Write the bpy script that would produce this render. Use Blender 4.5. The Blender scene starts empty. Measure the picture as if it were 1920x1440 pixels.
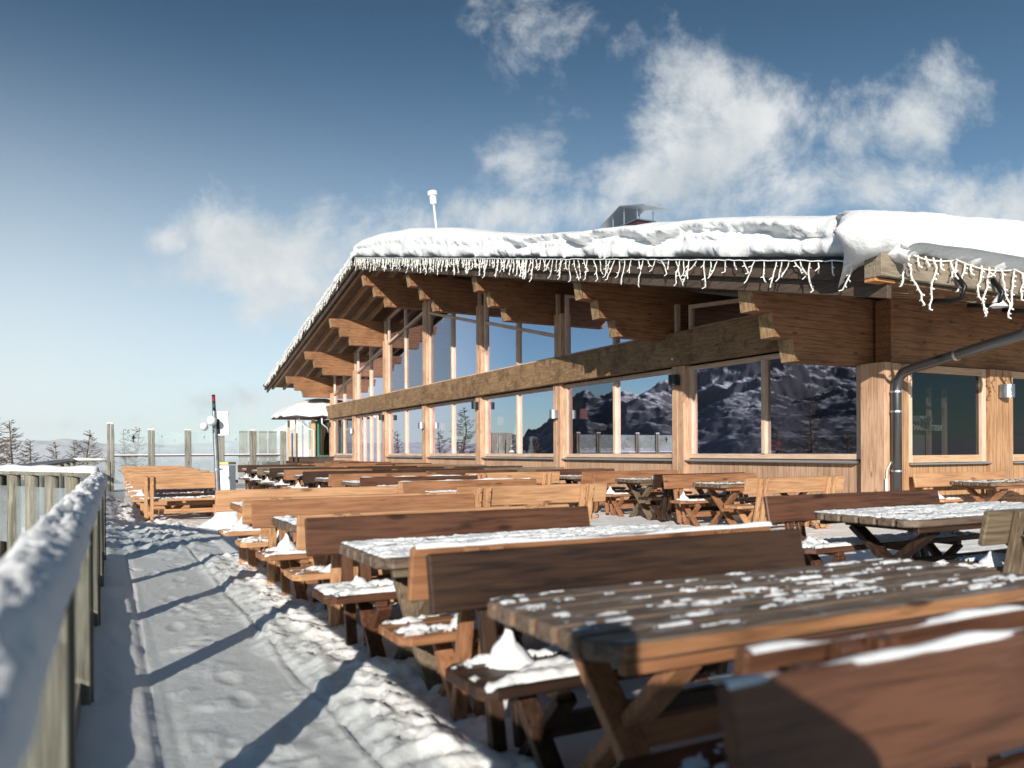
import bpy, bmesh, math, random
import numpy as np
from mathutils import Vector, Matrix, Euler
R = math.radians
random.seed(7)
C = bpy.context.scene.collection
sc = bpy.context.scene

# ------------------------------------------------------------------ camera
YAW = 27.33
cd = bpy.data.cameras.new('camera'); cam = bpy.data.objects.new('camera', cd); C.objects.link(cam)
cam.location = (0, 0, 1.3)
cam.rotation_euler = (Euler((0, 0, -R(YAW))).to_matrix() @ Euler((R(90), 0, 0)).to_matrix() @ Euler((0, 0, -0.005)).to_matrix()).to_euler()
cd.sensor_width = 36; cd.lens = 1480/1920*36; cd.shift_y = 126/1920
cd.clip_start = 0.05; cd.clip_end = 30000
cd.dof.use_dof = True; cd.dof.focus_distance = 14.5; cd.dof.aperture_fstop = 1.7
sc.camera = cam

# ------------------------------------------------------------------ sun and sky
SUN_EL, SUN_AZ = 18.0, 215.5
az = R(SUN_AZ); el = R(SUN_EL)
sd = Vector((math.sin(az)*math.cos(el), math.cos(az)*math.cos(el), math.sin(el)))
sl = bpy.data.lights.new('sun', 'SUN'); sl.energy = 5.0; sl.angle = R(.5); sl.color = (1, .93, .83)
so = bpy.data.objects.new('sun', sl); C.objects.link(so); so.rotation_euler = (-sd).to_track_quat('-Z', 'Y').to_euler(); so.location = sd*60
sc.view_settings.view_transform = 'Standard'; sc.view_settings.look = 'None'
sc.view_settings.exposure = 0.34; sc.view_settings.gamma = 1.0

w = bpy.data.worlds.new("World"); sc.world = w; w.use_nodes = True
nt = w.node_tree; N = nt.nodes; L = nt.links; N.clear()
def nd(t, **k):
    n = N.new(t)
    for a, b in k.items(): setattr(n, a, b)
    return n
def mathn(op, a, b=None, clamp=False):
    n = nd('ShaderNodeMath', operation=op, use_clamp=clamp)
    for i, v in enumerate((a, b)):
        if v is None: continue
        if isinstance(v, (int, float)): n.inputs[i].default_value = v
        else: L.new(v, n.inputs[i])
    return n.outputs[0]
sky = nd('ShaderNodeTexSky', sky_type='NISHITA', sun_disc=False, sun_elevation=el, sun_rotation=az, altitude=2000, air_density=1.0, dust_density=0.6, ozone_density=2.2)
tc = nd('ShaderNodeTexCoord')
mp = nd('ShaderNodeMapping', vector_type='POINT'); mp.inputs['Rotation'].default_value = (0, 0, R(YAW)); L.new(tc.outputs['Generated'], mp.inputs[0])
sp = nd('ShaderNodeSeparateXYZ'); L.new(mp.outputs[0], sp.inputs[0])
dk = nd('ShaderNodeMapRange'); dk.inputs['From Min'].default_value = .08; dk.inputs['From Max'].default_value = .55; dk.inputs['To Min'].default_value = 1.0; dk.inputs['To Max'].default_value = .50; L.new(sp.outputs[2], dk.inputs[0])
yc = mathn('MAXIMUM', sp.outputs[1], .05)
gx = mathn('DIVIDE', sp.outputs[0], yc); gz = mathn('DIVIDE', sp.outputs[2], yc)
cb = nd('ShaderNodeCombineXYZ'); L.new(gx, cb.inputs[0]); L.new(gz, cb.inputs[1])
n1 = nd('ShaderNodeTexNoise'); n1.inputs['Scale'].default_value = 6.5; n1.inputs['Detail'].default_value = 14; n1.inputs['Roughness'].default_value = .64; n1.inputs['Distortion'].default_value = .2
L.new(cb.outputs[0], n1.inputs['Vector'])
# each cloud: centre and size as slopes away from the viewing axis
blobs = [(1390, 270, 210, 150, 1.0), (1230, 350, 170, 90, .85), (1730, 215, 150, 85, .9), (1455, 160, 80, 80, .62), (1040, 55, 150, 90, .62),
         (985, 320, 100, 75, .9), (1080, 400, 360, 55, .85), (540, 480, 190, 110, 1.0), (430, 440, 90, 70, .8), (660, 450, 240, 70, .8), (1630, 360, 120, 65, .8),
         (1890, 385, 150, 100, .95), (320, 447, 55, 30, .8), (480, 580, 170, 50, .62), (560, 380, 80, 40, .6), (470, 745, 190, 30, .5), (130, 790, 120, 22, .45), (800, 420, 200, 50, .7), (600, 540, 190, 95, .85), (380, 520, 90, 60, .6)]
acc = None
for bx_, by_, rx, rz, st in blobs:
    m = nd('ShaderNodeMapping', vector_type='TEXTURE')
    m.inputs['Location'].default_value = ((bx_-960)/1480, (846-by_)/1480, 0)
    m.inputs['Scale'].default_value = (rx*1.75/1480, rz*1.75/1480, 1); L.new(cb.outputs[0], m.inputs[0])
    g = nd('ShaderNodeTexGradient', gradient_type='SPHERICAL'); L.new(m.outputs[0], g.inputs[0])
    v = mathn('MULTIPLY', g.outputs['Fac'], st)
    acc = v if acc is None else mathn('MAXIMUM', acc, v)
cl = mathn('ADD', mathn('MULTIPLY', acc, 1.25), mathn('MULTIPLY', mathn('SUBTRACT', n1.outputs['Fac'], .5), 3.2))
mr = nd('ShaderNodeMapRange', interpolation_type='SMOOTHSTEP'); mr.inputs['From Min'].default_value = .30; mr.inputs['From Max'].default_value = 1.2; L.new(cl, mr.inputs[0])
front = mathn('GREATER_THAN', sp.outputs[1], .06)
mask = mathn('MULTIPLY', mathn('MULTIPLY', mr.outputs[0], mathn('GREATER_THAN', acc, .001)), front)
mask = mathn('MULTIPLY', mask, .93)
# cloud brightness: own billows
n2 = nd('ShaderNodeTexNoise'); n2.inputs['Scale'].default_value = 9; n2.inputs['Detail'].default_value = 8; n2.inputs['Roughness'].default_value = .6
mo = nd('ShaderNodeMapping'); mo.inputs['Location'].default_value = (.035, -.03, 3); L.new(cb.outputs[0], mo.inputs[0]); L.new(mo.outputs[0], n2.inputs['Vector'])
cr = nd('ShaderNodeValToRGB'); L.new(n2.outputs['Fac'], cr.inputs[0])
cr.color_ramp.elements[0].position = .3; cr.color_ramp.elements[0].color = (4.3, 4.8, 5.1, 1)
cr.color_ramp.elements[1].position = .68; cr.color_ramp.elements[1].color = (6.9, 7.0, 6.95, 1)
# pale low air
hz = nd('ShaderNodeMapRange', interpolation_type='SMOOTHSTEP'); hz.inputs['From Min'].default_value = .0; hz.inputs['From Max'].default_value = .50; hz.inputs['To Min'].default_value = 1; hz.inputs['To Max'].default_value = 0
L.new(sp.outputs[2], hz.inputs[0])
# paler towards the left of the view
lf = nd('ShaderNodeMapRange'); lf.inputs['From Min'].default_value = .55; lf.inputs['From Max'].default_value = -.6; lf.inputs['To Min'].default_value = .15; lf.inputs['To Max'].default_value = 1.0; L.new(gx, lf.inputs[0])
side = nd('ShaderNodeMapRange', interpolation_type='SMOOTHSTEP'); side.inputs['From Min'].default_value = -1.5; side.inputs['From Max'].default_value = -.8; L.new(gx, side.inputs[0])
hzf = mathn('MULTIPLY', side.outputs[0], mathn('MULTIPLY', mathn('POWER', hz.outputs[0], 1.25), mathn('MULTIPLY', mathn('MULTIPLY', lf.outputs[0], front), .92)))
hm = nd('ShaderNodeMix', data_type='RGBA'); L.new(hzf, hm.inputs['Factor']); 
gain = nd('ShaderNodeMix', data_type='RGBA', blend_type='MULTIPLY'); gain.inputs['Factor'].default_value = 1; L.new(sky.outputs[0], gain.inputs[6]); gain.inputs[7].default_value = (.76, .93, .90, 1)
g2 = nd('ShaderNodeMix', data_type='RGBA', blend_type='MULTIPLY'); g2.inputs['Factor'].default_value = 1; L.new(gain.outputs[2], g2.inputs[6]); L.new(dk.outputs[0], g2.inputs[7]); L.new(g2.outputs[2], hm.inputs[6]); hm.inputs[7].default_value = (6.7, 7.25, 7.4, 1)
cm = nd('ShaderNodeMix', data_type='RGBA'); L.new(mask, cm.inputs['Factor']); L.new(hm.outputs[2], cm.inputs[6]); L.new(cr.outputs[0], cm.inputs[7])
bg = nd('ShaderNodeBackground'); bg.inputs['Strength'].default_value = .1; L.new(cm.outputs[2], bg.inputs[0])
ow = nd('ShaderNodeOutputWorld'); L.new(bg.outputs[0], ow.inputs[0])

# ------------------------------------------------------------------ noise
def vnoise(x, y, seed=0):
    xi = np.floor(x).astype(np.int64); yi = np.floor(y).astype(np.int64); xf = x-xi; yf = y-yi
    def h(a, b):
        n = (a*374761393 + b*668265263 + seed*974634777) & 0xffffffff
        n = ((n ^ (n >> 13))*1274126177) & 0xffffffff
        return ((n ^ (n >> 16)) & 0xffff)/65535.
    u = xf*xf*(3-2*xf); v = yf*yf*(3-2*yf)
    return (h(xi, yi)*(1-u)+h(xi+1, yi)*u)*(1-v)+(h(xi, yi+1)*(1-u)+h(xi+1, yi+1)*u)*v
def fbm(x, y, o=4, seed=0, g=.5):
    x = np.asarray(x, float); y = np.asarray(y, float); a = 1.; s = 0.; t = 0.
    for i in range(o):
        s = s+a*vnoise(x, y, seed+i*17); t += a; a *= g; x = x*2.03+3.1; y = y*2.03+1.7
    return s/t
def ridged(x, y, o=5, seed=0):
    x = np.asarray(x, float); y = np.asarray(y, float); a = 1.; s = 0.; t = 0.
    for i in range(o):
        s = s+a*(1-np.abs(2*vnoise(x, y, seed+i*31)-1)); t += a; a *= .52; x = x*2.07+5.2; y = y*2.07+1.3
    return s/t
def n1d(x, seed=0): return float(fbm(np.array([x]), np.array([seed*7.31+.5]), 3, seed)[0])

# ------------------------------------------------------------------ materials
MATS = {}
def mat(name, base, rough=.7, metal=0., spec=.3, trans=0.):
    m = bpy.data.materials.new(name); m.use_nodes = True
    b = m.node_tree.nodes['Principled BSDF']
    b.inputs['Base Color'].default_value = (*base, 1); b.inputs['Roughness'].default_value = rough
    b.inputs['Metallic'].default_value = metal; b.inputs['Specular IOR Level'].default_value = spec
    MATS[name] = m; return m
def T(m): return m.node_tree.nodes, m.node_tree.links, m.node_tree.nodes['Principled BSDF']
def speck(m, c2, scale=8, lo=.4, hi=.65, bump=0., bscale=40, stretch=(1, 1, 1), rnd=False):
    """second colour in blotches plus optional bump"""
    n, l, b = T(m); base = tuple(b.inputs['Base Color'].default_value)
    tc = n.new('ShaderNodeTexCoord'); mp = n.new('ShaderNodeMapping'); mp.inputs['Scale'].default_value = stretch; l.new(tc.outputs['Object'], mp.inputs[0])
    no = n.new('ShaderNodeTexNoise'); no.inputs['Scale'].default_value = scale; no.inputs['Detail'].default_value = 6; l.new(mp.outputs[0], no.inputs['Vector'])
    r = n.new('ShaderNodeValToRGB'); r.color_ramp.elements[0].position = lo; r.color_ramp.elements[0].color = base
    r.color_ramp.elements[1].position = hi; r.color_ramp.elements[1].color = (*c2, 1)
    l.new(no.outputs['Fac'], r.inputs[0]); l.new(r.outputs[0], b.inputs['Base Color'])
    if bump:
        n3 = n.new('ShaderNodeTexNoise'); n3.inputs['Scale'].default_value = bscale; n3.inputs['Detail'].default_value = 5; l.new(mp.outputs[0], n3.inputs['Vector'])
        bp = n.new('ShaderNodeBump'); bp.inputs['Strength'].default_value = bump; bp.inputs['Distance'].default_value = .02; l.new(n3.outputs['Fac'], bp.inputs['Height']); l.new(bp.outputs[0], b.inputs['Normal'])
    return m
def wood(name, dark, light, axis=0, rough=.55, boards=0., baxis=2, knots=True, stain=None, spec=.3, frost=0.):
    """grain running along axis; boards = spacing of glued/board joints across baxis; frost = hoar frost on upward faces"""
    m = mat(name, light, rough, spec=spec); n, l, b = T(m)
    tc = n.new('ShaderNodeTexCoord'); oi = n.new('ShaderNodeObjectInfo')
    ml = n.new('ShaderNodeVectorMath'); ml.operation = 'MULTIPLY_ADD'
    l.new(oi.outputs['Random'], ml.inputs[0]); ml.inputs[1].default_value = (17, 11, 7); l.new(tc.outputs['Object'], ml.inputs[2])
    mp = n.new('ShaderNodeMapping'); s = [16, 16, 16]; s[axis] = 1.0; mp.inputs['Scale'].default_value = s; l.new(ml.outputs[0], mp.inputs[0])
    g = n.new('ShaderNodeTexNoise'); g.inputs['Scale'].default_value = 2.2; g.inputs['Detail'].default_value = 7; g.inputs['Roughness'].default_value = .62; g.inputs['Distortion'].default_value = .5
    l.new(mp.outputs[0], g.inputs['Vector'])
    big = n.new('ShaderNodeTexNoise'); big.inputs['Scale'].default_value = 1.3; big.inputs['Detail'].default_value = 3; l.new(ml.outputs[0], big.inputs['Vector'])
    ad = n.new('ShaderNodeMath'); ad.operation = 'MULTIPLY_ADD'; ad.inputs[1].default_value = .45; l.new(big.outputs['Fac'], ad.inputs[0]); l.new(g.outputs['Fac'], ad.inputs[2])
    r = n.new('ShaderNodeValToRGB'); r.color_ramp.elements[0].position = .54; r.color_ramp.elements[0].color = (*dark, 1)
    r.color_ramp.elements[1].position = .84; r.color_ramp.elements[1].color = (*light, 1); l.new(ad.outputs[0], r.inputs[0])
    col = r.outputs[0]
    def mixc(a, fac, c2, mode='MIX'):
        x = n.new('ShaderNodeMix'); x.data_type = 'RGBA'; x.blend_type = mode; l.new(a, x.inputs[6]); l.new(fac, x.inputs['Factor']); x.inputs[7].default_value = (*c2, 1); return x.outputs[2]
    if knots:
        mk = n.new('ShaderNodeMapping'); s = [7, 7, 7]; s[axis] = 2.2; mk.inputs['Scale'].default_value = s; l.new(ml.outputs[0], mk.inputs[0])
        v = n.new('ShaderNodeTexVoronoi'); v.inputs['Scale'].default_value = .8; l.new(mk.outputs[0], v.inputs['Vector'])
        k = n.new('ShaderNodeMapRange'); k.inputs['From Min'].default_value = .07; k.inputs['From Max'].default_value = .16; k.inputs['To Min'].default_value = .75; k.inputs['To Max'].default_value = 0; l.new(v.outputs['Distance'], k.inputs[0])
        col = mixc(col, k.outputs[0], tuple(c*.35 for c in dark))
    if boards:
        sx = n.new('ShaderNodeSeparateXYZ'); l.new(tc.outputs['Object'], sx.inputs[0])
        q = n.new('ShaderNodeMath'); q.operation = 'DIVIDE'; q.inputs[1].default_value = boards; l.new(sx.outputs[baxis], q.inputs[0])
        fr = n.new('ShaderNodeMath'); fr.operation = 'FRACT'; l.new(q.outputs[0], fr.inputs[0])
        pp = n.new('ShaderNodeMath'); pp.operation = 'PINGPONG'; pp.inputs[1].default_value = .5; l.new(fr.outputs[0], pp.inputs[0])
        k = n.new('ShaderNodeMapRange'); k.inputs['From Min'].default_value = .02; k.inputs['From Max'].default_value = .06; k.inputs['To Min'].default_value = .6; k.inputs['To Max'].default_value = 0; l.new(pp.outputs[0], k.inputs[0])
        col = mixc(col, k.outputs[0], tuple(c*.3 for c in dark))
    if stain:
        sn = n.new('ShaderNodeTexNoise'); sn.inputs['Scale'].default_value = 2.6; sn.inputs['Detail'].default_value = 8; sn.inputs['Roughness'].default_value = .7; l.new(ml.outputs[0], sn.inputs['Vector'])
        k = n.new('ShaderNodeMapRange'); k.inputs['From Min'].default_value = .48; k.inputs['From Max'].default_value = .62; k.inputs['To Max'].default_value = .85; l.new(sn.outputs['Fac'], k.inputs[0])
        col = mixc(col, k.outputs[0], stain)
    if frost:
        ge = n.new('ShaderNodeNewGeometry'); sz = n.new('ShaderNodeSeparateXYZ'); l.new(ge.outputs['Normal'], sz.inputs[0])
        up = n.new('ShaderNodeMapRange'); up.inputs['From Min'].default_value = .7; up.inputs['From Max'].default_value = .95; l.new(sz.outputs[2], up.inputs[0])
        fm = n.new('ShaderNodeMapping'); s = [9, 9, 9]; s[axis] = 3; fm.inputs['Scale'].default_value = s; l.new(ml.outputs[0], fm.inputs[0])
        fn = n.new('ShaderNodeTexNoise'); fn.inputs['Scale'].default_value = 2.2; fn.inputs['Detail'].default_value = 9; fn.inputs['Roughness'].default_value = .75; l.new(fm.outputs[0], fn.inputs['Vector'])
        k = n.new('ShaderNodeMapRange'); k.inputs['From Min'].default_value = .68-frost*.25; k.inputs['From Max'].default_value = .8-frost*.2; k.inputs['To Max'].default_value = .6; l.new(fn.outputs['Fac'], k.inputs[0])
        mm = n.new('ShaderNodeMath'); mm.operation = 'MULTIPLY'; l.new(k.outputs[0], mm.inputs[0]); l.new(up.outputs[0], mm.inputs[1])
        col = mixc(col, mm.outputs[0], (.62, .65, .68))
    l.new(col, b.inputs['Base Color'])
    bp = n.new('ShaderNodeBump'); bp.inputs['Strength'].default_value = .25; bp.inputs['Distance'].default_value = .006; l.new(g.outputs['Fac'], bp.inputs['Height']); l.new(bp.outputs[0], b.inputs['Normal'])
    return m
def snowmat(name, col=(.84, .86, .88), b1=.5, s1=14, dist=.03):
    m = mat(name, col, .62, spec=.25); n, l, b = T(m)
    tc = n.new('ShaderNodeTexCoord'); no = n.new('ShaderNodeTexNoise'); no.inputs['Scale'].default_value = s1; no.inputs['Detail'].default_value = 9; no.inputs['Roughness'].default_value = .68
    l.new(tc.outputs['Object'], no.inputs['Vector'])
    bp = n.new('ShaderNodeBump'); bp.inputs['Strength'].default_value = b1; bp.inputs['Distance'].default_value = dist; l.new(no.outputs['Fac'], bp.inputs['Height']); l.new(bp.outputs[0], b.inputs['Normal'])
    return m
SNOW = snowmat('snow', (.78, .80, .82), b1=.6, s1=22, dist=.02)
SNOWR = snowmat('roof_snow', (.74, .755, .77), .5, 4.5, .09)
SNOWG = snowmat('ground_snow', (.88, .89, .885), .5, 26, .018)
for nme, d, li, fr in (('orange', (.31, .155, .075), (.51, .29, .155), .1), ('honey', (.165, .072, .034), (.32, .155, .078), .15), ('chestnut', (.040, .017, .010), (.115, .050, .028), .15), ('dark', (.014, .008, .006), (.052, .027, .016), .2), ('weathered', (.075, .055, .038), (.20, .15, .10), .3)):
    wood('bench_'+nme, d, li, 0, .5, frost=fr); wood('bench_'+nme+'_upright', d, tuple(c*1.05 for c in li), 2, .5)
wood('table_top_brown', (.055, .038, .027), (.18, .13, .095), 0, .5, frost=.6, stain=None)
wood('table_top_edge', (.13, .06, .028), (.34, .17, .08), 0, .55)
wood('table_top_honey', (.16, .072, .032), (.32, .15, .065), 0, .55, frost=.3)
GL = dict(rough=.6)
wood('timber_x', (.30, .125, .045), (.55, .27, .105), 0, boards=.0, **GL)
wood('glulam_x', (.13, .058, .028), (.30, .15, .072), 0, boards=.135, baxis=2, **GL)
wood('timber_y', (.22, .12, .06), (.42, .25, .13), 1, **GL)
wood('timber_z', (.34, .195, .115), (.60, .39, .26), 2, **GL)
wood('corner_timber', (.26, .135, .065), (.48, .28, .155), 2, boards=.2, baxis=0, **GL)
wood('weathered_beam', (.15, .088, .046), (.33, .21, .115), 1, rough=.8, stain=(.115, .07, .038))
wood('frame_y', (.48, .33, .235), (.66, .49, .37), 1, knots=False, **GL)
wood('frame_z', (.48, .33, .235), (.68, .51, .39), 2, knots=False, **GL)
wood('frame_x', (.40, .24, .14), (.58, .39, .25), 0, knots=False, **GL)
wood('cladding', (.34, .20, .125), (.56, .37, .25), 2, boards=.14, baxis=1, **GL)
wood('cladding_side', (.30, .165, .085), (.52, .31, .17), 2, boards=.16, baxis=0, **GL)
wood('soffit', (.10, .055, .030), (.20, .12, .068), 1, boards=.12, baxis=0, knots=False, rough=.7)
wood('fascia', (.045, .032, .026), (.10, .070, .052), 1, rough=.7, knots=False)
wood('fascia_grey', (.12, .10, .075), (.27, .22, .165), 0, rough=.8)
wood('endgrain', (.20, .125, .065), (.42, .28, .15), 2, rough=.8, stain=(.13, .085, .05), knots=False)
wood('grey_post', (.10, .093, .073), (.28, .265, .215), 2, rough=.8)
wood('grey_rail', (.10, .093, .073), (.28, .265, .215), 1, rough=.8)
wood('kiosk_wood', (.42, .26, .12), (.62, .42, .22), 2, knots=False)
mat('black_metal', (.02, .021, .023), .32, .6); mat('flashing', (.50, .54, .58), .35, .8); mat('zinc', (.42, .44, .46), .35, .9)
mat('pipe_metal', (.15, .15, .155), .3, .9); mat('bracket_metal', (.75, .75, .76), .3, 1)
mat('white_paint', (.8, .8, .8), .4); mat('white_plastic', (.78, .79, .8), .5); mat('yellow_cap', (.70, .52, .22), .5); mat('wire_white', (.86, .86, .82), .5)
mat('lamp_dark', (.03, .03, .032), .4, .5); mat('maroon', (.05, .018, .024), .6); mat('red_lens', (.28, .02, .05), .3); mat('green_lens', (.02, .10, .09), .3)
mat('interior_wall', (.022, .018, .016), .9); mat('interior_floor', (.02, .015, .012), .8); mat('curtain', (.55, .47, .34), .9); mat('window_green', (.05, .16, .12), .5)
mat('petal', (.62, .03, .05), .6); mat('leaf', (.05, .12, .04), .6); mat('lantern', (.85, .32, .26), .5); mat('letter', (.75, .77, .78), .5); mat('panel_grey', (.30, .30, .27), .7); mat('dark_gap', (.01, .01, .01), .9)
mat('tree_bark', (.11, .075, .052), .9); speck(MATS['tree_bark'], (.20, .15, .11), 6)
mat('jacket', (.02, .025, .04), .8); mat('chrome', (.75, .77, .8), .12, 1)
mat('cloth_blue', (.02, .025, .06), .9)
speck(MATS['zinc'], (.3, .31, .33), 10); speck(MATS['white_paint'], (.72, .72, .71), 12); speck(MATS['curtain'], (.42, .35, .25), 5, stretch=(12, 12, 1))
def glass(name, refl, tint, diff=0., dcol=(.7, .75, .75), rough=0.0, fresnel=0., gcol=(.95, .97, 1)):
    m = bpy.data.materials.new(name); m.use_nodes = True; n = m.node_tree.nodes; l = m.node_tree.links; n.clear(); MATS[name] = m
    t = n.new('ShaderNodeBsdfTransparent'); t.inputs[0].default_value = (*tint, 1); g = n.new('ShaderNodeBsdfGlossy'); g.inputs['Roughness'].default_value = rough; g.inputs[0].default_value = (*gcol, 1)
    mx = n.new('ShaderNodeMixShader')
    lw = n.new('ShaderNodeLayerWeight'); lw.inputs['Blend'].default_value = .35
    ma = n.new('ShaderNodeMath'); ma.operation = 'MULTIPLY_ADD'; ma.inputs[1].default_value = fresnel; ma.inputs[2].default_value = refl; ma.use_clamp = True; l.new(lw.outputs['Fresnel'], ma.inputs[0]); l.new(ma.outputs[0], mx.inputs[0])
    l.new(t.outputs[0], mx.inputs[1]); l.new(g.outputs[0], mx.inputs[2]); out = mx.outputs[0]
    if diff:
        d = n.new('ShaderNodeBsdfDiffuse'); d.inputs[0].default_value = (*dcol, 1); m2 = n.new('ShaderNodeMixShader')
        tc = n.new('ShaderNodeTexCoord'); no = n.new('ShaderNodeTexNoise'); no.inputs['Scale'].default_value = 1.6; no.inputs['Detail'].default_value = 7; l.new(tc.outputs['Object'], no.inputs['Vector'])
        k = n.new('ShaderNodeMapRange'); k.inputs['From Min'].default_value = .35; k.inputs['From Max'].default_value = .7; k.inputs['To Min'].default_value = diff*.5; k.inputs['To Max'].default_value = diff*1.5; l.new(no.outputs['Fac'], k.inputs[0]); l.new(k.outputs[0], m2.inputs[0])
        l.new(out, m2.inputs[1]); l.new(d.outputs[0], m2.inputs[2]); out = m2.outputs[0]
    o = n.new('ShaderNodeOutputMaterial'); l.new(out, o.inputs[0]); return m
glass('window_glass', .36, (.82, .84, .86), fresnel=.45, gcol=(.88, .85, 1.0))
glass('side_glass', .05, (.30, .31, .31), fresnel=.35)
glass('screen_glass', .05, (.90, .93, .94), .13, (.72, .80, .84), fresnel=.25)
glass('rail_glass', .03, (.94, .955, .95), .04, (.45, .52, .50), fresnel=.2)
mat('ashtray_glass', (.7, .72, .75), .08, .3)

# ------------------------------------------------------------------ builders
class MB:
    def __init__(s): s.v = []; s.f = []; s.mi = []; s.cur = 0
    def add(s, vs, fs):
        o = len(s.v); s.v += [tuple(p) for p in vs]; s.f += [tuple(i+o for i in q) for q in fs]; s.mi += [s.cur]*len(fs); return s
    def box(s, x0, y0, z0, x1, y1, z1):
        return s.add([(x0, y0, z0), (x1, y0, z0), (x1, y1, z0), (x0, y1, z0), (x0, y0, z1), (x1, y0, z1), (x1, y1, z1), (x0, y1, z1)],
                     [(0, 3, 2, 1), (4, 5, 6, 7), (0, 1, 5, 4), (1, 2, 6, 5), (2, 3, 7, 6), (3, 0, 4, 7)])
    def beam(s, p0, p1, wd, h, up=(0, 0, 1)):
        p0 = Vector(p0); p1 = Vector(p1); d = (p1-p0).normalized(); u = Vector(up); sdv = d.cross(u).normalized(); u = sdv.cross(d)
        vs = []
        for p in (p0, p1):
            for a, b in ((-1, -1), (1, -1), (1, 1), (-1, 1)): vs.append(p+sdv*a*wd/2+u*b*h/2)
        return s.add(vs, [(0, 1, 2, 3), (7, 6, 5, 4), (0, 4, 5, 1), (1, 5, 6, 2), (2, 6, 7, 3), (3, 7, 4, 0)])
    def prism(s, poly, axis, a, b):
        """polygon in the two other axes, extruded along axis from a to b"""
        def P(q, t):
            return {0: (t, q[0], q[1]), 1: (q[0], t, q[1]), 2: (q[0], q[1], t)}[axis]
        n = len(poly); vs = [P(q, a) for q in poly]+[P(q, b) for q in poly]
        return s.add(vs, [tuple(range(n))[::-1], tuple(range(n, 2*n))]+[(i, (i+1) % n, n+(i+1) % n, n+i) for i in range(n)])
    def tube(s, pts, r, k=8, caps=True):
        pts = [Vector(p) for p in pts]; rs = r if isinstance(r, (list, tuple)) else [r]*len(pts); vs = []
        prev = None
        for i, p in enumerate(pts):
            d = (pts[min(i+1, len(pts)-1)]-pts[max(i-1, 0)])
            d = d.normalized() if d.length > 1e-9 else Vector((0, 0, 1))
            if prev is None: a = d.orthogonal().normalized()
            else:
                a = prev-d*prev.dot(d); a = a.normalized() if a.length > 1e-6 else d.orthogonal().normalized()
            prev = a; b = d.cross(a)
            for j in range(k):
                t = 2*math.pi*j/k; vs.append(p+(a*math.cos(t)+b*math.sin(t))*rs[i])
        fs = [(i*k+j, i*k+(j+1) % k, (i+1)*k+(j+1) % k, (i+1)*k+j) for i in range(len(pts)-1) for j in range(k)]
        if caps: fs += [tuple(range(k))[::-1], tuple(range((len(pts)-1)*k, len(pts)*k))]
        return s.add(vs, fs)
    def lathe(s, prof, c=(0, 0, 0), k=16):
        vs = [(c[0]+r*math.cos(2*math.pi*j/k), c[1]+r*math.sin(2*math.pi*j/k), c[2]+z) for r, z in prof for j in range(k)]
        n = len(prof)
        return s.add(vs, [(i*k+j, i*k+(j+1) % k, (i+1)*k+(j+1) % k, (i+1)*k+j) for i in range(n-1) for j in range(k)]+[tuple(range(k))[::-1], tuple(range((n-1)*k, n*k))])
    def mesh(s, name, m, bevel=0., smooth=False):
        me = bpy.data.meshes.new(name); me.from_pydata(s.v, [], s.f)
        ms = m if isinstance(m, (list, tuple)) else [m]
        for q in ms: me.materials.append(MATS[q] if isinstance(q, str) else q)
        me.polygons.foreach_set('material_index', s.mi)
        bm = bmesh.new(); bm.from_mesh(me)
        bmesh.ops.recalc_face_normals(bm, faces=bm.faces)
        if bevel: bmesh.ops.bevel(bm, geom=list(bm.edges), offset=bevel, segments=1, affect='EDGES', clamp_overlap=True)
        bm.to_mesh(me); bm.free()
        if smooth: me.polygons.foreach_set('use_smooth', [True]*len(me.polygons))
        me.update(); return me
    def build(s, name, m, parent=None, bevel=0., smooth=False, loc=(0, 0, 0)):
        o = bpy.data.objects.new(name, s.mesh(name, m, bevel, smooth)); C.objects.link(o); o.location = loc
        if parent: o.parent = parent
        return o
def tag(o, label=None, cat=None, group=None, kind=None):
    if label: o['label'] = label
    if cat: o['category'] = cat
    if group: o['group'] = group
    if kind: o['kind'] = kind
    return o
def empty(name, loc=(0, 0, 0), rz=0.): 
    o = bpy.data.objects.new(name, None); C.objects.link(o); o.location = loc; o.rotation_euler.z = rz; return o
def copy_tree(o, parent=None):
    c = o.copy(); C.objects.link(c); c.parent = parent
    for ch in list(o.children): copy_tree(ch, c)
    return c
def npmesh(name, V, F, m, smooth=True):
    me = bpy.data.meshes.new(name); V = np.asarray(V, np.float32); F = np.asarray(F, np.int32)
    me.vertices.add(len(V)); me.vertices.foreach_set('co', V.ravel()); me.loops.add(F.size); me.loops.foreach_set('vertex_index', F.ravel())
    me.polygons.add(len(F)); me.polygons.foreach_set('loop_start', np.arange(len(F), dtype=np.int32)*F.shape[1]); me.polygons.foreach_set('loop_total', np.full(len(F), F.shape[1], np.int32))
    me.materials.append(MATS[m] if isinstance(m, str) else m); me.update(calc_edges=True); me.validate()
    if smooth: me.polygons.foreach_set('use_smooth', np.ones(len(F), bool))
    return me
def link(name, me, parent=None, loc=(0, 0, 0)):
    o = bpy.data.objects.new(name, me); C.objects.link(o); o.location = loc
    if parent: o.parent = parent
    return o
def gridfaces(nx, ny):
    i, j = np.meshgrid(np.arange(nx-1), np.arange(ny-1), indexing='ij'); a = i*ny+j
    return np.stack([a, a+ny, a+ny+1, a+1], -1).reshape(-1, 4)
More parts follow.
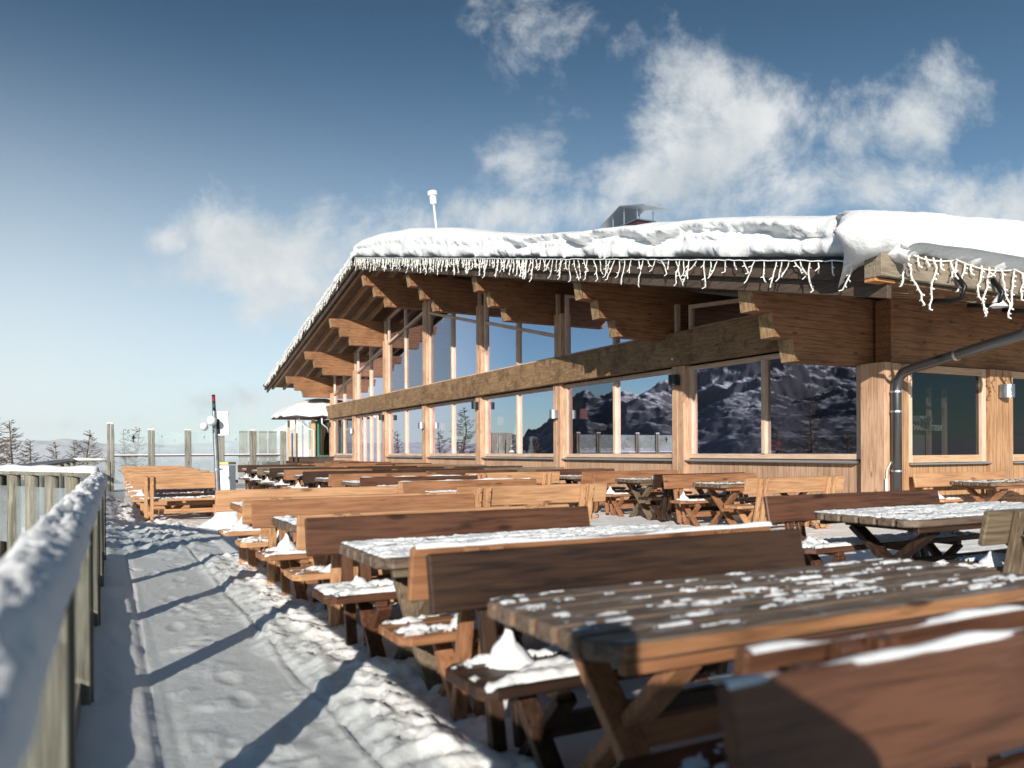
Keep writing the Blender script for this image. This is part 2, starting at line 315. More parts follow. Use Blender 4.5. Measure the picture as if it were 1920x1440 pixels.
def patch_mesh(name, x0, y0, x1, y1, z, thick, cover, seed, step=.02, sx=3., sy=9., m='snow', lump=1.):
    """loose snow lying in patches on a flat board: cells below the cut-off are left out"""
    xs = np.arange(x0, x1+1e-6, step); ys = np.arange(y0, y1+1e-6, step*.8); X, Y = np.meshgrid(xs, ys, indexing='ij')
    h = fbm(X*sx+seed*3.3, Y*sy+seed*1.7, 5, seed, .72)+.22*fbm(X*1.1+seed, Y*2.2, 2, seed+9); cut = np.quantile(h, 1-cover)
    t = np.clip((h-cut)*9, -.2, 1); edge = np.minimum(np.minimum(X-x0, x1-X), np.minimum(Y-y0, y1-Y))
    t = np.minimum(t, np.clip(edge/.015, 0, 1)*1.0+.02)
    Z = z+thick*np.where(t > 0, np.sqrt(np.clip(t, 0, 1)), -.3)*(.6+.8*fbm(X*25, Y*25, 2, seed+5)*lump)
    F = gridfaces(len(xs), len(ys)); tv = t.ravel(); keep = (tv[F] > 0).sum(1) >= 2
    F = F[keep]; u, inv = np.unique(F, return_inverse=True)
    if len(u) == 0: return None
    V = np.stack([X.ravel(), Y.ravel(), Z.ravel()], -1)[u]; return npmesh(name, V, inv.reshape(-1, 4), m)
def blob_mesh(name, r, h, seed, m='snow', point=1.4):
    """lumpy snow heap with a peak"""
    nr, na = 12, 20; V = []; F = []
    for i in range(nr+1):
        t = i/nr
        for j in range(na):
            a = 2*math.pi*j/na; lum_ = n1d(math.cos(a)*1.9+5+t*1.5, seed)-.5+.7*(n1d(math.sin(a)*2.6+9-t*2.2, seed+3)-.5); rr = r*t*(1+.9*lum_)
            zz = h*((1-t)**1.7*.75+.25*(1-t*t))*(1+.7*(n1d(math.cos(a)*1.6+t*5, seed+8)-.5)*min(1, t*4)*(1-t*.5)) if point < 3 else 0
            V.append((rr*math.cos(a)+.4*r*(1-t)*(n1d(t*2.5, seed+2)-.5), rr*.8*math.sin(a)+.3*r*(1-t)*(n1d(t*2.5+4, seed+2)-.5), zz-.006*(i == nr)))
    for i in range(nr):
        for j in range(na): F.append((i*na+j, (i+1)*na+j, (i+1)*na+(j+1) % na, i*na+(j+1) % na))
    return npmesh(name, V, F, m)

# ------------------------------------------------------------------ ground
def axis_pts(segs):
    out = [segs[0][0]]
    for a, b, st in segs:
        n = max(1, round((b-a)/st)); out += list(np.linspace(a, b, n+1)[1:])
    return np.array(out)
gxs = axis_pts([(-.32, -.1, .06), (-.1, 2.6, .022), (2.6, 4.2, .04), (4.2, 12.0, .08), (12, 30, 1.5)])
gys = axis_pts([(-6, 0, .5), (0, .9, .1), (.9, 7.2, .022), (7.2, 11, .035), (11, 20, .08), (20, 34, .2), (34, 56, .8)])
X, Y = np.meshgrid(gxs, gys, indexing='ij')
def sst(a, b, x): t = np.clip((x-a)/(b-a), 0, 1); return t*t*(3-2*t)
rough = sst(.92, 1.12, X+.25*(fbm(Y*1.3, Y*0+3, 3, 4)-.5))*(1-sst(1.45, 2.1, X))*(1-sst(10, 10.8, Y))      # berm along the table ends
trod = sst(10.6, 11.6, Y)*(1-sst(1.0, 1.9, X+.1*np.abs(Y-14)))                                           # churned snow by the far left benches
colm = sst(1.5, 2.2, X)
open_ = sst(3.6, 4.2, X)*(1-sst(8.6, 9.2, X))*(1-sst(13, 14, Y))
lum = fbm(X*7, Y*7, 4, 11, .6); lum2 = ridged(X*5, Y*5, 3, 21)
Z = .006*fbm(X*.8, Y*.8, 2, 2)+.004*fbm(X*11, Y*11, 4, 3)
Z += rough*(.01+.085*np.clip(lum-.35, 0, 1)+.045*lum2*lum*1.4+.022*fbm(X*26, Y*26, 2, 31))
Z += trod*(.13*np.clip(lum-.34, 0, 1)+.05*lum2*lum+.02*fbm(X*24, Y*24, 2, 33))
Z += colm*(.05*np.clip(lum-.45, 0, 1))
Z += open_*.05*np.clip(fbm(X*4, Y*4, 4, 9)-.45, 0, 1)
# wind-packed drift along the foot of the railing
Z += .07*(1-sst(.02, .30, X-.05*(fbm(Y*1.4, Y*0, 3, 8)-.5)))*(.6+.6*fbm(X*5, Y*1.8, 3, 12))
# scattered scuffs and footprints on the path
pathm = (X > .3)*(X < 1.2)*(1-rough)*(Y < 11)
sc_ = np.clip(fbm(X*3.2+7, Y*2.4, 3, 41)-.56, 0, 1)*6; Z += pathm*np.clip(sc_, 0, 1)*.028*(fbm(X*18, Y*18, 3, 42)-.25)
Z += pathm*.006*np.sin(X*0+Y*0)+pathm*.004*fbm(X*50, Y*8, 2, 45)
# cart tracks
for tx, dep, wd in ((1.0, .022, .014), (1.035, .012, .01), (.22, .007, .02)):
    c0 = tx+.05*(fbm(Y*.5, Y*0+tx, 2, 50)-.5)
    d = np.abs(X-c0); Z -= dep*np.exp(-(d/wd)**2)*(Y < 11.5); Z += dep*.5*np.exp(-((d-wd*2.2)/wd)**2)*(Y < 11.5)
# board joints of the deck showing through under the tables
jn = np.abs(((Y+.03*np.sin(X))/.145) % 1-.5); Z -= colm*(X < 12)*.010*np.exp(-(jn/.10)**2)*sst(.42, .6, fbm(X*1.5, Y*1.5, 3, 61))*(Y < 12)
rp_ = random.Random(4)
for q_ in range(26):
    yh = rp_.uniform(1.6, 10.5); xh = rp_.gauss(.62, .17); an_ = rp_.gauss(0, .22); dx_ = (X-xh)*math.cos(an_)-(Y-yh)*math.sin(an_); dy_ = (X-xh)*math.sin(an_)+(Y-yh)*math.cos(an_)
    d2 = (dx_/.05)**2+(dy_/.14)**2; Z += (X < 1.1)*(-.010*np.exp(-d2**2)+.005*np.exp(-((np.sqrt(d2)-1.35)/.22)**2)*(.3+fbm(X*30, Y*30, 2, q_)))
for xh, yh, s_ in ((.62, 3.5, .12), (.5, 4.3, .1), (.72, 2.7, .14), (.45, 5.6, .1), (.8, 3.0, .09), (.55, 7.2, .1)):
    d2 = ((X-xh)/s_)**2+((Y-yh)/(s_*.7))**2; Z += .022*np.exp(-d2)*(.2+1.6*fbm(X*22, Y*22, 3, 71))
Vg = np.stack([X.ravel(), Y.ravel(), Z.ravel()], -1)
tag(link('snowy_deck', npmesh('snowy_deck', Vg, gridfaces(len(gxs), len(gys)), SNOWG)), kind='structure')
mb = MB(); mb.box(-.34, -6, -.35, 30, 56, -.03); mb.box(-1.35, 12.9, -.35, -.34, 31, -.03)
tag(mb.build('deck_structure', 'timber_y'), kind='structure')
xs = np.arange(-1.3, -.3, .05); ys = np.arange(12.9, 31, .12); Xa, Ya = np.meshgrid(xs, ys, indexing='ij')
tag(link('deck_snow', npmesh('deck_snow', np.stack([Xa.ravel(), Ya.ravel(), (.02+.08*fbm(Xa*4, Ya*4, 4, 5)).ravel()], -1), gridfaces(len(xs), len(ys)), SNOWG)), kind='structure')

# ------------------------------------------------------------------ terrain: slope, valley, far range, near mountain reflected in the windows
def prof(pts, a): return np.interp(a, [p[0] for p in pts], [p[1] for p in pts])
azs = np.concatenate([np.arange(-180, -92, 3), np.arange(-92, -18, .13), np.arange(-18, 30, .22), np.arange(30, 180.1, 3)])
rs = np.concatenate([np.geomspace(3, 700, 60)[:-1], np.linspace(700, 2900, 210)[:-1], np.geomspace(2900, 12500, 70)])
A, Rr = np.meshgrid(azs, rs, indexing='ij'); TX = Rr*np.sin(np.radians(A)); TY = Rr*np.cos(np.radians(A))
far_el = prof([(-180, .2), (-60, .2), (-6, .75), (-2, .8), (0, .6), (3, .5), (6, .6), (8, .8), (9.5, 1.1), (10.5, 1.5), (11.7, 2.3), (13, 2.6), (15, 2.4), (20, 2.0), (40, 1.5), (180, .2)], A)
near_el = prof([(-95, 4), (-85, 5.2), (-75, 6.2), (-66, 6.4), (-58, 6.0), (-52, 6.9), (-47.5, 6.2), (-45, 7.2), (-42, 6.4), (-40, 5.0), (-37.5, 5.3), (-35, 5.1), (-33.5, 4.0), (-32, 4.1), (-30.5, 2.3), (-28, 1.0), (-25, .2), (-20, -.3)], A)
nearw = sst(-97, -90, A)*(1-sst(-27, -20, A))
ground = -1.6-.16*np.minimum(Rr, 60)-.10*np.clip(Rr-60, 0, 900)-.02*np.clip(Rr-960, 0, 2000)
hf = ridged(TX/620., TY/620., 7, 3); peakr = 8200
far_h = np.tan(np.radians(far_el))*peakr*np.exp(-((Rr-peakr)/2600)**2)*(.42+.85*hf)+(ground.min()+0)*(1-np.exp(-((Rr-peakr)/2600)**2))
nr = ridged(TX/330., TY/330., 7, 9); nr2 = ridged(TX/1100.+3, TY/1100., 4, 19); npk = 2300
bell = np.clip(1-np.abs(Rr-npk)/1500, 0, 1)**1.15
near_h = np.tan(np.radians(near_el*.86))*npk*bell+bell*(nr-.62)*290*(.4+.6*nr2)+bell*(ridged(TX/75., TY/75., 4, 29)-.6)*17+bell*(ridged(TX/28., TY/28., 3, 39)-.6)*6
TZ = np.where(Rr > 3200, np.minimum(0, ground)*0+far_h, ground)
blend = sst(3000, 5200, Rr); TZ = ground*(1-blend)+far_h*blend
TZ = TZ*(1-nearw*sst(750, 1000, Rr)*(1-sst(3500, 4400, Rr)))+nearw*sst(750, 1000, Rr)*(1-sst(3500, 4400, Rr))*(near_h+np.where(bell > 0, -100*(1-bell), -100))
# knoll on the opposite side with sunlit snow, low in the reflections
TZ += nearw*26*np.exp(-((Rr-230)/70.)**2)*(.3+fbm(TX/30, TY/30, 4, 77))*sst(-75, -60, A)*(1-sst(-42, -34, A))
TZ += (Rr > 25)*(Rr < 3000)*(fbm(TX/40, TY/40, 5, 78)-.5)*np.clip(Rr/40, 0, 6)
m = snowmat('mountain_snow', (.80, .83, .87), .3, .01, 8); n, l, b = T(m)
ge = n.new('ShaderNodeNewGeometry'); sz = n.new('ShaderNodeSeparateXYZ'); l.new(ge.outputs['Normal'], sz.inputs[0]); tcn = n.new('ShaderNodeTexCoord')
no = n.new('ShaderNodeTexNoise'); no.inputs['Scale'].default_value = .03; no.inputs['Detail'].default_value = 14; no.inputs['Roughness'].default_value = .82; l.new(tcn.outputs['Object'], no.inputs['Vector'])
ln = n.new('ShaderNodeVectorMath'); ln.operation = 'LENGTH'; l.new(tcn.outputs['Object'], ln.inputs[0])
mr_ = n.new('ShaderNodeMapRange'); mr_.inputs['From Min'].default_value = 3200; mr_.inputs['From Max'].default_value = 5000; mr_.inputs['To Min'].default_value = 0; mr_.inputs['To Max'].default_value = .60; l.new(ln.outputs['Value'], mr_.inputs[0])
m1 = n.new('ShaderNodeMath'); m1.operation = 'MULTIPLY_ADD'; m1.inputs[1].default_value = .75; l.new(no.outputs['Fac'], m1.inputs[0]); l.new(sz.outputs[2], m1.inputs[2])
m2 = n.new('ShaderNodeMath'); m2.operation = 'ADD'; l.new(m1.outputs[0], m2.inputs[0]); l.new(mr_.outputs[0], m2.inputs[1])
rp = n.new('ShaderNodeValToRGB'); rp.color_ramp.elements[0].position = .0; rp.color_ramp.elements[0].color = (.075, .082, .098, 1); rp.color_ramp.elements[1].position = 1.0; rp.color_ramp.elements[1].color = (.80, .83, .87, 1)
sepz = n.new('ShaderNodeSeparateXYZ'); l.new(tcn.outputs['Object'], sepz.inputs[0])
hi_ = n.new('ShaderNodeMapRange'); hi_.inputs['From Min'].default_value = 60; hi_.inputs['From Max'].default_value = 210; hi_.inputs['To Min'].default_value = -.14; hi_.inputs['To Max'].default_value = .05; l.new(sepz.outputs[2], hi_.inputs[0])  # near mountain: barer low slopes, snowier top; shade and lit crest put into colour
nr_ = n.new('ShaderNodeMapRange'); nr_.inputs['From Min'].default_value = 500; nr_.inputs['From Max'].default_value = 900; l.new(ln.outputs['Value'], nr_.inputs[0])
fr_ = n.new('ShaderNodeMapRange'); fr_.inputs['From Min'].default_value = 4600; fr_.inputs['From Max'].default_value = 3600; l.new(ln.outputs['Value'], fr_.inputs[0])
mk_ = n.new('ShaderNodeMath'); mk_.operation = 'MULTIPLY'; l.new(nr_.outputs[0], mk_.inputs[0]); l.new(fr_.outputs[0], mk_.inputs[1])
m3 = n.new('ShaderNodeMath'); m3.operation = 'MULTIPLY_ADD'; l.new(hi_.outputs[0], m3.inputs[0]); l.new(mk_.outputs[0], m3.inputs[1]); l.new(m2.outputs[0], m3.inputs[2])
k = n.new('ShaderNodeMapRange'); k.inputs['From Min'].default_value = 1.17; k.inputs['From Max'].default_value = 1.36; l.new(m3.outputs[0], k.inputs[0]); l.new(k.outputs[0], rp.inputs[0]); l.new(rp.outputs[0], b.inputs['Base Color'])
tag(link('mountains', npmesh('mountains', np.stack([TX.ravel(), TY.ravel(), TZ.ravel()], -1), gridfaces(len(azs), len(rs)), m)), kind='structure')

# ------------------------------------------------------------------ larches
def larch(seed, height, bmin=.25, dens=1.):
    rnd = random.Random(seed); tr = MB(); br = MB(); H_ = height
    tr.tube([(0.03*H_*(rnd.random()-.5)*t, .03*H_*(rnd.random()-.5)*t, H_*t) for t in np.linspace(0, 1, 9)], [H_*.014*(1-t)+.012 for t in np.linspace(0, 1, 9)], 6)
    nb = int(95*dens)
    for i in range(nb):
        t = bmin+(1-bmin)*(i+rnd.random())/nb; z = H_*t; ln_ = H_*.24*(1-t)**.75*(.5+.7*rnd.random())+.12; a = rnd.random()*6.283
        dx, dy = math.cos(a), math.sin(a); up = .1+.45*rnd.random()
        pts = [Vector((dx*ln_*q, dy*ln_*q, z-ln_*.12*math.sin(q*3)+ln_*up*q*q)) for q in (0, .35, .7, 1)]
        br.tube(pts, [.028*(1-t)+.012, .016, .011, .006], 3, False)
        for k_ in range(int(6*dens+ln_*2.5)):
            q = .2+.8*rnd.random(); p = pts[0].lerp(pts[3], q); p.z -= ln_*.08*math.sin(q*3); tl = ln_*.28*(1.1-q*.6)*(.5+rnd.random()); sgn = rnd.choice((-1, 1))
            e = p+Vector((-dy*sgn*tl*.8+dx*tl*.5, dx*sgn*tl*.8+dy*tl*.5, tl*(rnd.random()*.8-.45)))
            br.tube([p, p.lerp(e, .5)+Vector((0, 0, tl*.06)), e], [.009, .007, .004], 3, False)
    return tr.mesh('trunk', 'tree_bark'), br.mesh('branches', 'tree_bark')
LM = [larch(i+1, 10, dens=1.75) for i in range(3)]
def ray_dir(px): 
    a = R(YAW)+math.atan((px-960)/1480); return math.sin(a), math.cos(a)
# pale mountain air
m = bpy.data.materials.new('haze'); m.use_nodes = True; m.node_tree.nodes.clear(); MATS['haze'] = m
v_ = m.node_tree.nodes.new('ShaderNodeVolumePrincipled'); v_.inputs['Color'].default_value = (.93, .96, 1, 1); v_.inputs['Density'].default_value = 1.6e-5; v_.inputs['Anisotropy'].default_value = .2
o_ = m.node_tree.nodes.new('ShaderNodeOutputMaterial'); m.node_tree.links.new(v_.outputs[0], o_.inputs['Volume'])
zl, zh = float(TZ.min())-1, float(TZ.max())+5
bx0 = MB(); bx0.box(-13000, -13000, zl, 13000, 13000, zh); tag(bx0.build('haze', 'haze'), kind='stuff')
def ground_z(d): return -1.6-.16*min(d, 60)-.10*max(0, min(d-60, 900))
trees = [(22, 42, 788, 'tall bare larch in the open near the left border'), (168, 52, 808, 'bare larch between the left handrail and the tall glass windbreak'),
         (-6, 47, 806, 'dense bare larch half cut off by the left border'), (254, 55, 802, 'faint larch top behind the first pane of the glass windbreak'), (100, 62, 830, 'small distant larch between the two taller larches on the left'),
         (55, 50, 825, 'low bushy larch right of the leftmost tall larch'), (145, 60, 826, 'low larch touching the left of the one beside the windbreak'), (238, 66, 806, 'thin larch tip behind the windbreak, left of the bird sticker')]
for i, (px, d, ty, lab) in enumerate(trees):
    dx, dy = ray_dir(px); z0 = ground_z(d)-.3; Zc = d*math.cos(math.atan((px-960)/1480)); top = 1.3+(846-.005*(px-960)-ty)*Zc/1480
    o = empty('larch_tree', (dx*d, dy*d, z0), i*1.3); tm, bm_ = LM[i % 3]; link('trunk', tm, o); link('branches', bm_, o)
    s_ = (top-z0)/10; o.scale = (s_*1.15,)*2+(s_,); tag(o, lab, 'tree', 'larches beyond the deck')
# larches on the far side of the terrace, seen mirrored in the restaurant windows
for i, (px, d, ty, lab) in enumerate([(1520, 45, 745, 'bare larch mirrored in the big window left of the corner post'), (868, 50, 765, 'bare larch mirrored in the fourth window bay from the right'),
                                      (1455, 55, 800, 'low bare larch mirrored beside the taller one in the biggest window'), (1590, 40, 812, 'small larch mirrored low at the right edge of the biggest window')]):
    dx, dy = ray_dir(px); t = 12.05/dx; hx, hy = 12.05, dy*t; rem = d; ex, ey = hx-dx*rem-0, hy+dy*rem
    dist = math.hypot(ex, ey); tot = t+rem; top = 1.3+(846-.005*(px-960)-ty)*(tot*math.cos(math.atan((px-960)/1480)))/1480
    z0 = ground_z(dist)-.3; o = empty('larch_tree', (ex, ey, z0), i*2.1); tm, bm_ = LM[i % 3]; link('trunk', tm, o); link('branches', bm_, o)
    s_ = (top-z0)/10; o.scale = (s_*1.25,)*2+(s_,); tag(o, lab, 'tree', 'larches mirrored in the glass')

# ------------------------------------------------------------------ near railing
rail = tag(empty('railing', (0, 0, 0)), 'grey timber railing with glass panels and a snow covered handrail, running away along the left', 'railing')
def rx(y): return -.175+.0115*y
PY = [.55, 2.5, 4.45, 6.4, 8.35, 10.3]
mb = MB(); mb.beam((rx(-1.5), -1.5, .98), (rx(10.35), 10.35, .98), .16, .045); mb.build('handrail', 'grey_rail', rail, .004)
for y in [-1.3]+PY:
    mb = MB(); mb.box(-.065, -.06, 0, .06, .06, .957); mb.box(.062, -.02, .05, .074, .02, .93); mb.build('post', 'grey_post', rail, .006, loc=(rx(y), y, 0))
yy = [-1.3]+PY
for a, b_ in zip(yy[:-1], yy[1:]):
    mb = MB(); mb.beam((rx(a+.06)-.01, a+.06, .52), (rx(b_-.06)-.01, b_-.06, .52), .012, .60); mb.build('glass_panel', 'rail_glass', rail)
    mb = MB(); mb.beam((rx(a+.052), a+.052, .095), (rx(b_-.052), b_-.052, .095), .04, .17); mb.build('kick_board', 'grey_rail', rail, .003)
ysn = np.arange(-1.5, 10.36, .02); us = np.linspace(-1, 1, 15); U, Yn = np.meshgrid(us, ysn, indexing='ij')
wv = .094+.012*(fbm(Yn*5, U*0, 3, 5)-.5)*2
Xn = -.175+.0115*Yn+U*wv; top = np.sqrt(np.clip(1-U**2, 0, 1)); Zn = 1.002+top*(.035+.085*fbm(Yn*5, U*2.5+5, 4, 6, .65))+.035*(fbm(Yn*22, U*6, 3, 7)-.5)*top-.006*(np.abs(U) > .98)
link('snow_cover', npmesh('snow_cover', np.stack([Xn.ravel(), Yn.ravel(), Zn.ravel()], -1), gridfaces(15, len(ysn)), 'snow'), rail)

# outer railing stepping out to the left, then running to the windbreak
def rail_run(pts, lab, step, grp=None):
    o = tag(empty('railing', (pts[0][0], pts[0][1], 0)), lab, 'railing'); ox, oy = pts[0]
    P = [(p[0]-ox, p[1]-oy) for p in pts]; mbr = MB(); sn = MB(); 
    for a, b_ in zip(P[:-1], P[1:]):
        mbr.beam((a[0], a[1], 1.05), (b_[0], b_[1], 1.05), .14, .045)
        n_ = max(2, int(math.dist(a, b_)/.25)); sn.tube([(a[0]+(b_[0]-a[0])*i/n_, a[1]+(b_[1]-a[1])*i/n_, 1.085+.02*(n1d(i*.8, 3)-.5)) for i in range(n_+1)], [.065+.012*math.sin(i*1.7) for i in range(n_+1)], 8)
        k_ = max(1, round(math.dist(a, b_)/step))
        for i in range(k_+1):
            x, y = a[0]+(b_[0]-a[0])*i/k_, a[1]+(b_[1]-a[1])*i/k_
            if i == 0 and a != P[0]: continue
            m_ = MB(); m_.tube([(x, y, -.2), (x, y, .55), (x, y, 1.02)], [.085, .08, .08], 12); m_.build('post', 'grey_post', o, smooth=True)
        g = MB(); g.beam((a[0], a[1], .5), (b_[0], b_[1], .5), .012, .75); g.build('glass_panel', 'screen_glass', o)
    for v_ in range(len(sn.v)): pass
    mbr.build('handrail', 'grey_rail', o, .004); sn.build('snow_cover', 'snow', o, smooth=True)
rail_run([(-.1, 10.42), (-1.3, 12.75), (-1.75, 13.6)], 'short snowy railing with round posts stepping out to the left behind the near handrail', .55)
rail_run([(-1.2, 12.9), (-.92, 29.2), (.12, 29.5)], 'thin far railing on round posts leading to the glass windbreak', 2.9)

# ------------------------------------------------------------------ glass windbreak
wb = tag(empty('windbreak', (0, 0, 0)), 'tall glass windbreak between grey wooden posts at the far left end of the deck', 'windbreak')
fx = [.19, 1.42, 2.57, 3.65, 4.72, 5.78]; fy = lambda x: 29.4-.02*x
for i, x in enumerate(fx):
    h_ = 2.28 if i == 0 else 2.08; m_ = MB()
    m_.box(-.10, -.05, 0, -.012, .05, h_); m_.box(.012, -.05, 0, .10, .05, h_-.02); m_.build('post', 'grey_post', wb, .01, loc=(x, fy(x), 0))
    s_ = MB(); s_.box(-.11, -.06, h_-.01, .11, .06, h_+.04); s_.build('snow_cap', 'snow', wb, .02, loc=(x, fy(x), 0))
for a, b_ in zip(fx[:-1], fx[1:]):
    g = MB(); g.beam((a+.1, fy(a), 1.62), (b_-.1, fy(b_), 1.62), .014, .78); g.build('glass_panel', 'screen_glass', wb)
    g = MB(); g.beam((a+.1, fy(a), .72), (b_-.1, fy(b_), .72), .014, .88); g.build('glass_panel', 'screen_glass', wb)
    g = MB(); g.beam((a+.102, fy(a), 1.20), (b_-.102, fy(b_), 1.20), .05, .045); g.build('crossbar', 'fascia', wb)
    s_ = MB(); s_.beam((a+.102, fy(a), 1.238), (b_-.102, fy(b_), 1.238), .05, .03); s_.build('snow_cover', 'snow', wb, .008)
def bird(x, z, s_, y):
    m_ = MB(); m_.prism([(0, 0), (.03, .05), (.1, .09), (.035, .09), (.02, .2), (0, .13), (-.02, .2), (-.03, .09), (-.07, .03), (-.02, .03), (-.02, -.08), (.02, -.08)], 1, -.003, .003)
    o = m_.build('bird_sticker', 'dark_gap', wb, loc=(x, y-.014, z)); o.scale = (s_, 1, s_)
bird(.88, 1.75, 1.0, fy(1)); bird(1.75, 1.85, .28, fy(2)); bird(2.15, 1.72, .22, fy(2)); bird(3.1, 1.82, .3, fy(3)); bird(4.15, 1.75, .3, fy(4))
# second low windbreak beyond and two thin posts
m2o = tag(empty('windbreak', (5.3, 36.5, 0)), 'narrow grey slatted screen seen through the last pane of the glass windbreak', 'screen')
for i in range(4):
    m_ = MB(); m_.box(i*.42, -.03, 0, i*.42+.36, .03, 2.25); m_.build('panel', 'grey_post', m2o)
m_ = MB(); m_.box(-.05, -.05, 1.08, 1.68, -.033, 1.15); m_.build('crossbar', 'fascia', m2o)
for i, x in enumerate((7.42, 7.62)):
    m_ = MB(); m_.tube([(x, 35.6, 0), (x, 35.6, 1.0), (x, 35.6, 2.15)], [.04, .035, .035], 8); o = m_.build('fence_post', 'fascia'); tag(o, ('thin dark post just right of the windbreak, left of a pair', 'thin dark post beside the pavilion, right of a pair')[i], 'post', 'thin dark posts')
m_ = MB(); m_.box(7.3, 35.7, 0, 9.3, 35.78, 1.05); m_.box(7.3, 35.66, 1.05, 9.3, 35.82, 1.1); o = m_.build('low_fence', 'fascia'); tag(o, 'low dark wooden fence between the windbreak and the pavilion', 'fence')

# ------------------------------------------------------------------ status pole and bin
po = tag(empty('light_pole', (1.84, 15, 0)), 'thin leaning steel pole with red and green beacon, white box and white floodlights', 'pole'); po.rotation_euler = (0, R(-2.4), 0)
m_ = MB(); m_.tube([(0, 0, 0), (0, 0, 1.95)], .045, 12); m_.tube([(0, 0, 1.95), (0, 0, 2.05)], .035, 12); m_.build('shaft', 'zinc', po, smooth=False)
for z0, z1, mm in ((2.05, 2.11, 'black_metal'), (2.11, 2.19, 'green_lens'), (2.19, 2.22, 'black_metal'), (2.22, 2.31, 'red_lens'), (2.31, 2.34, 'black_metal')):
    m_ = MB(); m_.tube([(0, 0, z0), (0, 0, z1)], .030, 12); m_.build('beacon', mm, po)
m_ = MB(); m_.tube([(0, 0, .98), (0, 0, 1.02)], .06, 12); m_.box(.04, -.02, .985, .1, .02, 1.015); m_.build('clamp', 'bracket_metal', po)
m_ = MB(); m_.box(.05, -.02, 1.60, .24, .07, 2.04); m_.build('control_box', 'white_plastic', po, .01); m_ = MB(); m_.box(.03, -.04, 1.64, .075, .03, 1.9); m_.build('bracket', 'lamp_dark', po, .005)
for (x, z, r_) in ((-.05, 1.84, .085), (-.18, 1.74, .07)):
    m_ = MB(); m_.lathe([(.02, -.0), (r_*.75, .02), (r_, .08), (r_*.85, .17), (.03, .2)], (0, 0, 0), 16); o = m_.build('floodlight', 'white_plastic', po, smooth=True, loc=(x, -.08, z)); o.rotation_euler = (R(70), R(-35), 0)
bi = tag(empty('bin', (2.05, 15.6, 0)), 'white cylindrical bin with yellow rim behind the thin leaning pole', 'bin')
m_ = MB(); m_.lathe([(.15, 0), (.15, 1.06)], k=20); m_.build('body', 'white_plastic', bi, smooth=False); m_ = MB(); m_.lathe([(.158, 1.08), (.158, 1.12), (.15, 1.125)], k=20); m_.build('rim', 'yellow_cap', bi)
tag(link('snow_pile', blob_mesh('snow_pile', .55, .45, 3), loc=(1.95, 14.4, 0)), 'heap of shovelled snow at the foot of the leaning pole', 'snow heap')

# ------------------------------------------------------------------ benches and tables
def bench_proto(col, seed, snow=.5, top_snow=False):
    """seat along X, backrest on the +Y side; sitter faces -Y"""
    mx, mz = 'bench_'+col, 'bench_'+col+'_upright'; Lh = 1.07; o = empty('bench')
    s_ = MB()
    for i, y in enumerate((-.19, -.055, .08)):
        e = .05 if i in (0, 2) else 0
        y1 = y+.12
        if i == 0: poly = [(-Lh+.06, y), (Lh-.06, y), (Lh, y+.06), (Lh, y1), (-Lh, y1), (-Lh, y+.06)]
        elif i == 2: poly = [(-Lh, y), (Lh, y), (Lh, y1-.05), (Lh-.05, y1), (-Lh+.05, y1), (-Lh, y1-.05)]
        else: poly = [(-Lh, y), (Lh, y), (Lh, y1), (-Lh, y1)]
        s_.prism(poly, 2, .405, .45)
    for x in (-.72, 0, .72): s_.box(x-.035, -.17, .362, x+.035, .19, .403)
    s_.build('seat', mx, o, .004)
    for x in (-.72, .72):
        l_ = MB(); l_.beam((x-.022, -.17, .0), (x-.022, .13, .36), .042, .085, (1, 0, 0)) if 0 else None
        l_.beam((x-.023, -.20, 0), (x-.023, .15, .36), .044, .09, (1, 0, 0)); l_.beam((x+.023, .19, 0), (x+.023, -.15, .36), .044, .09, (1, 0, 0))
        l_.build('cross_leg', mz, o, .004)
    t_ = MB(); t_.box(-.70, -.02, .16, .70, .03, .245); t_.build('stretcher', mx, o, .004)
    for x in (-.74, .74):
        b_ = MB()
        for dx in (-.06, .06):
            b_.beam((x+dx, .225, .05), (x+dx, .385, .87), .045, .07, (1, 0, 0))
            if 1:
                for zz in (.70, .82): b_.tube([(x+dx, .245+(zz-.05)*.195+.025, zz), (x+dx, .245+(zz-.05)*.195+.043, zz-.002)], .009, 6)
        b_.build('back_support', mz, o, .005)
    k_ = MB(); sl_ = .195; 
    k_.prism([(.270, .64), (.310, .632), (.357, .872), (.317, .880)], 0, -Lh, Lh); k_.build('backrest', mx, o, .008)
    if snow > 0:
        pm = patch_mesh('snow_cover', -Lh+.02, -.185, Lh-.02, .19, .449, .03, snow, seed, .02, 2.6, 9)
        if pm: link('snow_cover', pm, o)
    rr = random.Random(seed)
    for x in (-.78, .74) if snow > .25 else (-.78,):
        hh = rr.uniform(.05, .16); mo_ = link('snow_mound', blob_mesh('snow_mound', rr.uniform(.08, .115), hh, seed+int(x*10), point=.85), o, (x+rr.uniform(-.05, .05), .10, .448))
    if top_snow:
        xs_ = np.arange(-Lh, Lh+.001, .025); u_ = np.linspace(-1, 1, 7); Xs, Us = np.meshgrid(xs_, u_, indexing='ij')
        hh = .022*np.clip((fbm(Xs*3, Xs*0+seed, 3, seed)-.3)*3, .0, 1.4)*np.sqrt(1-Us**2*.98); Yb = .337+Us*.022
        link('snow_ridge', npmesh('snow_ridge', np.stack([Xs.ravel(), Yb.ravel(), (.873+hh-.004).ravel()], -1), gridfaces(len(xs_), 7), 'snow'), o)
    return o
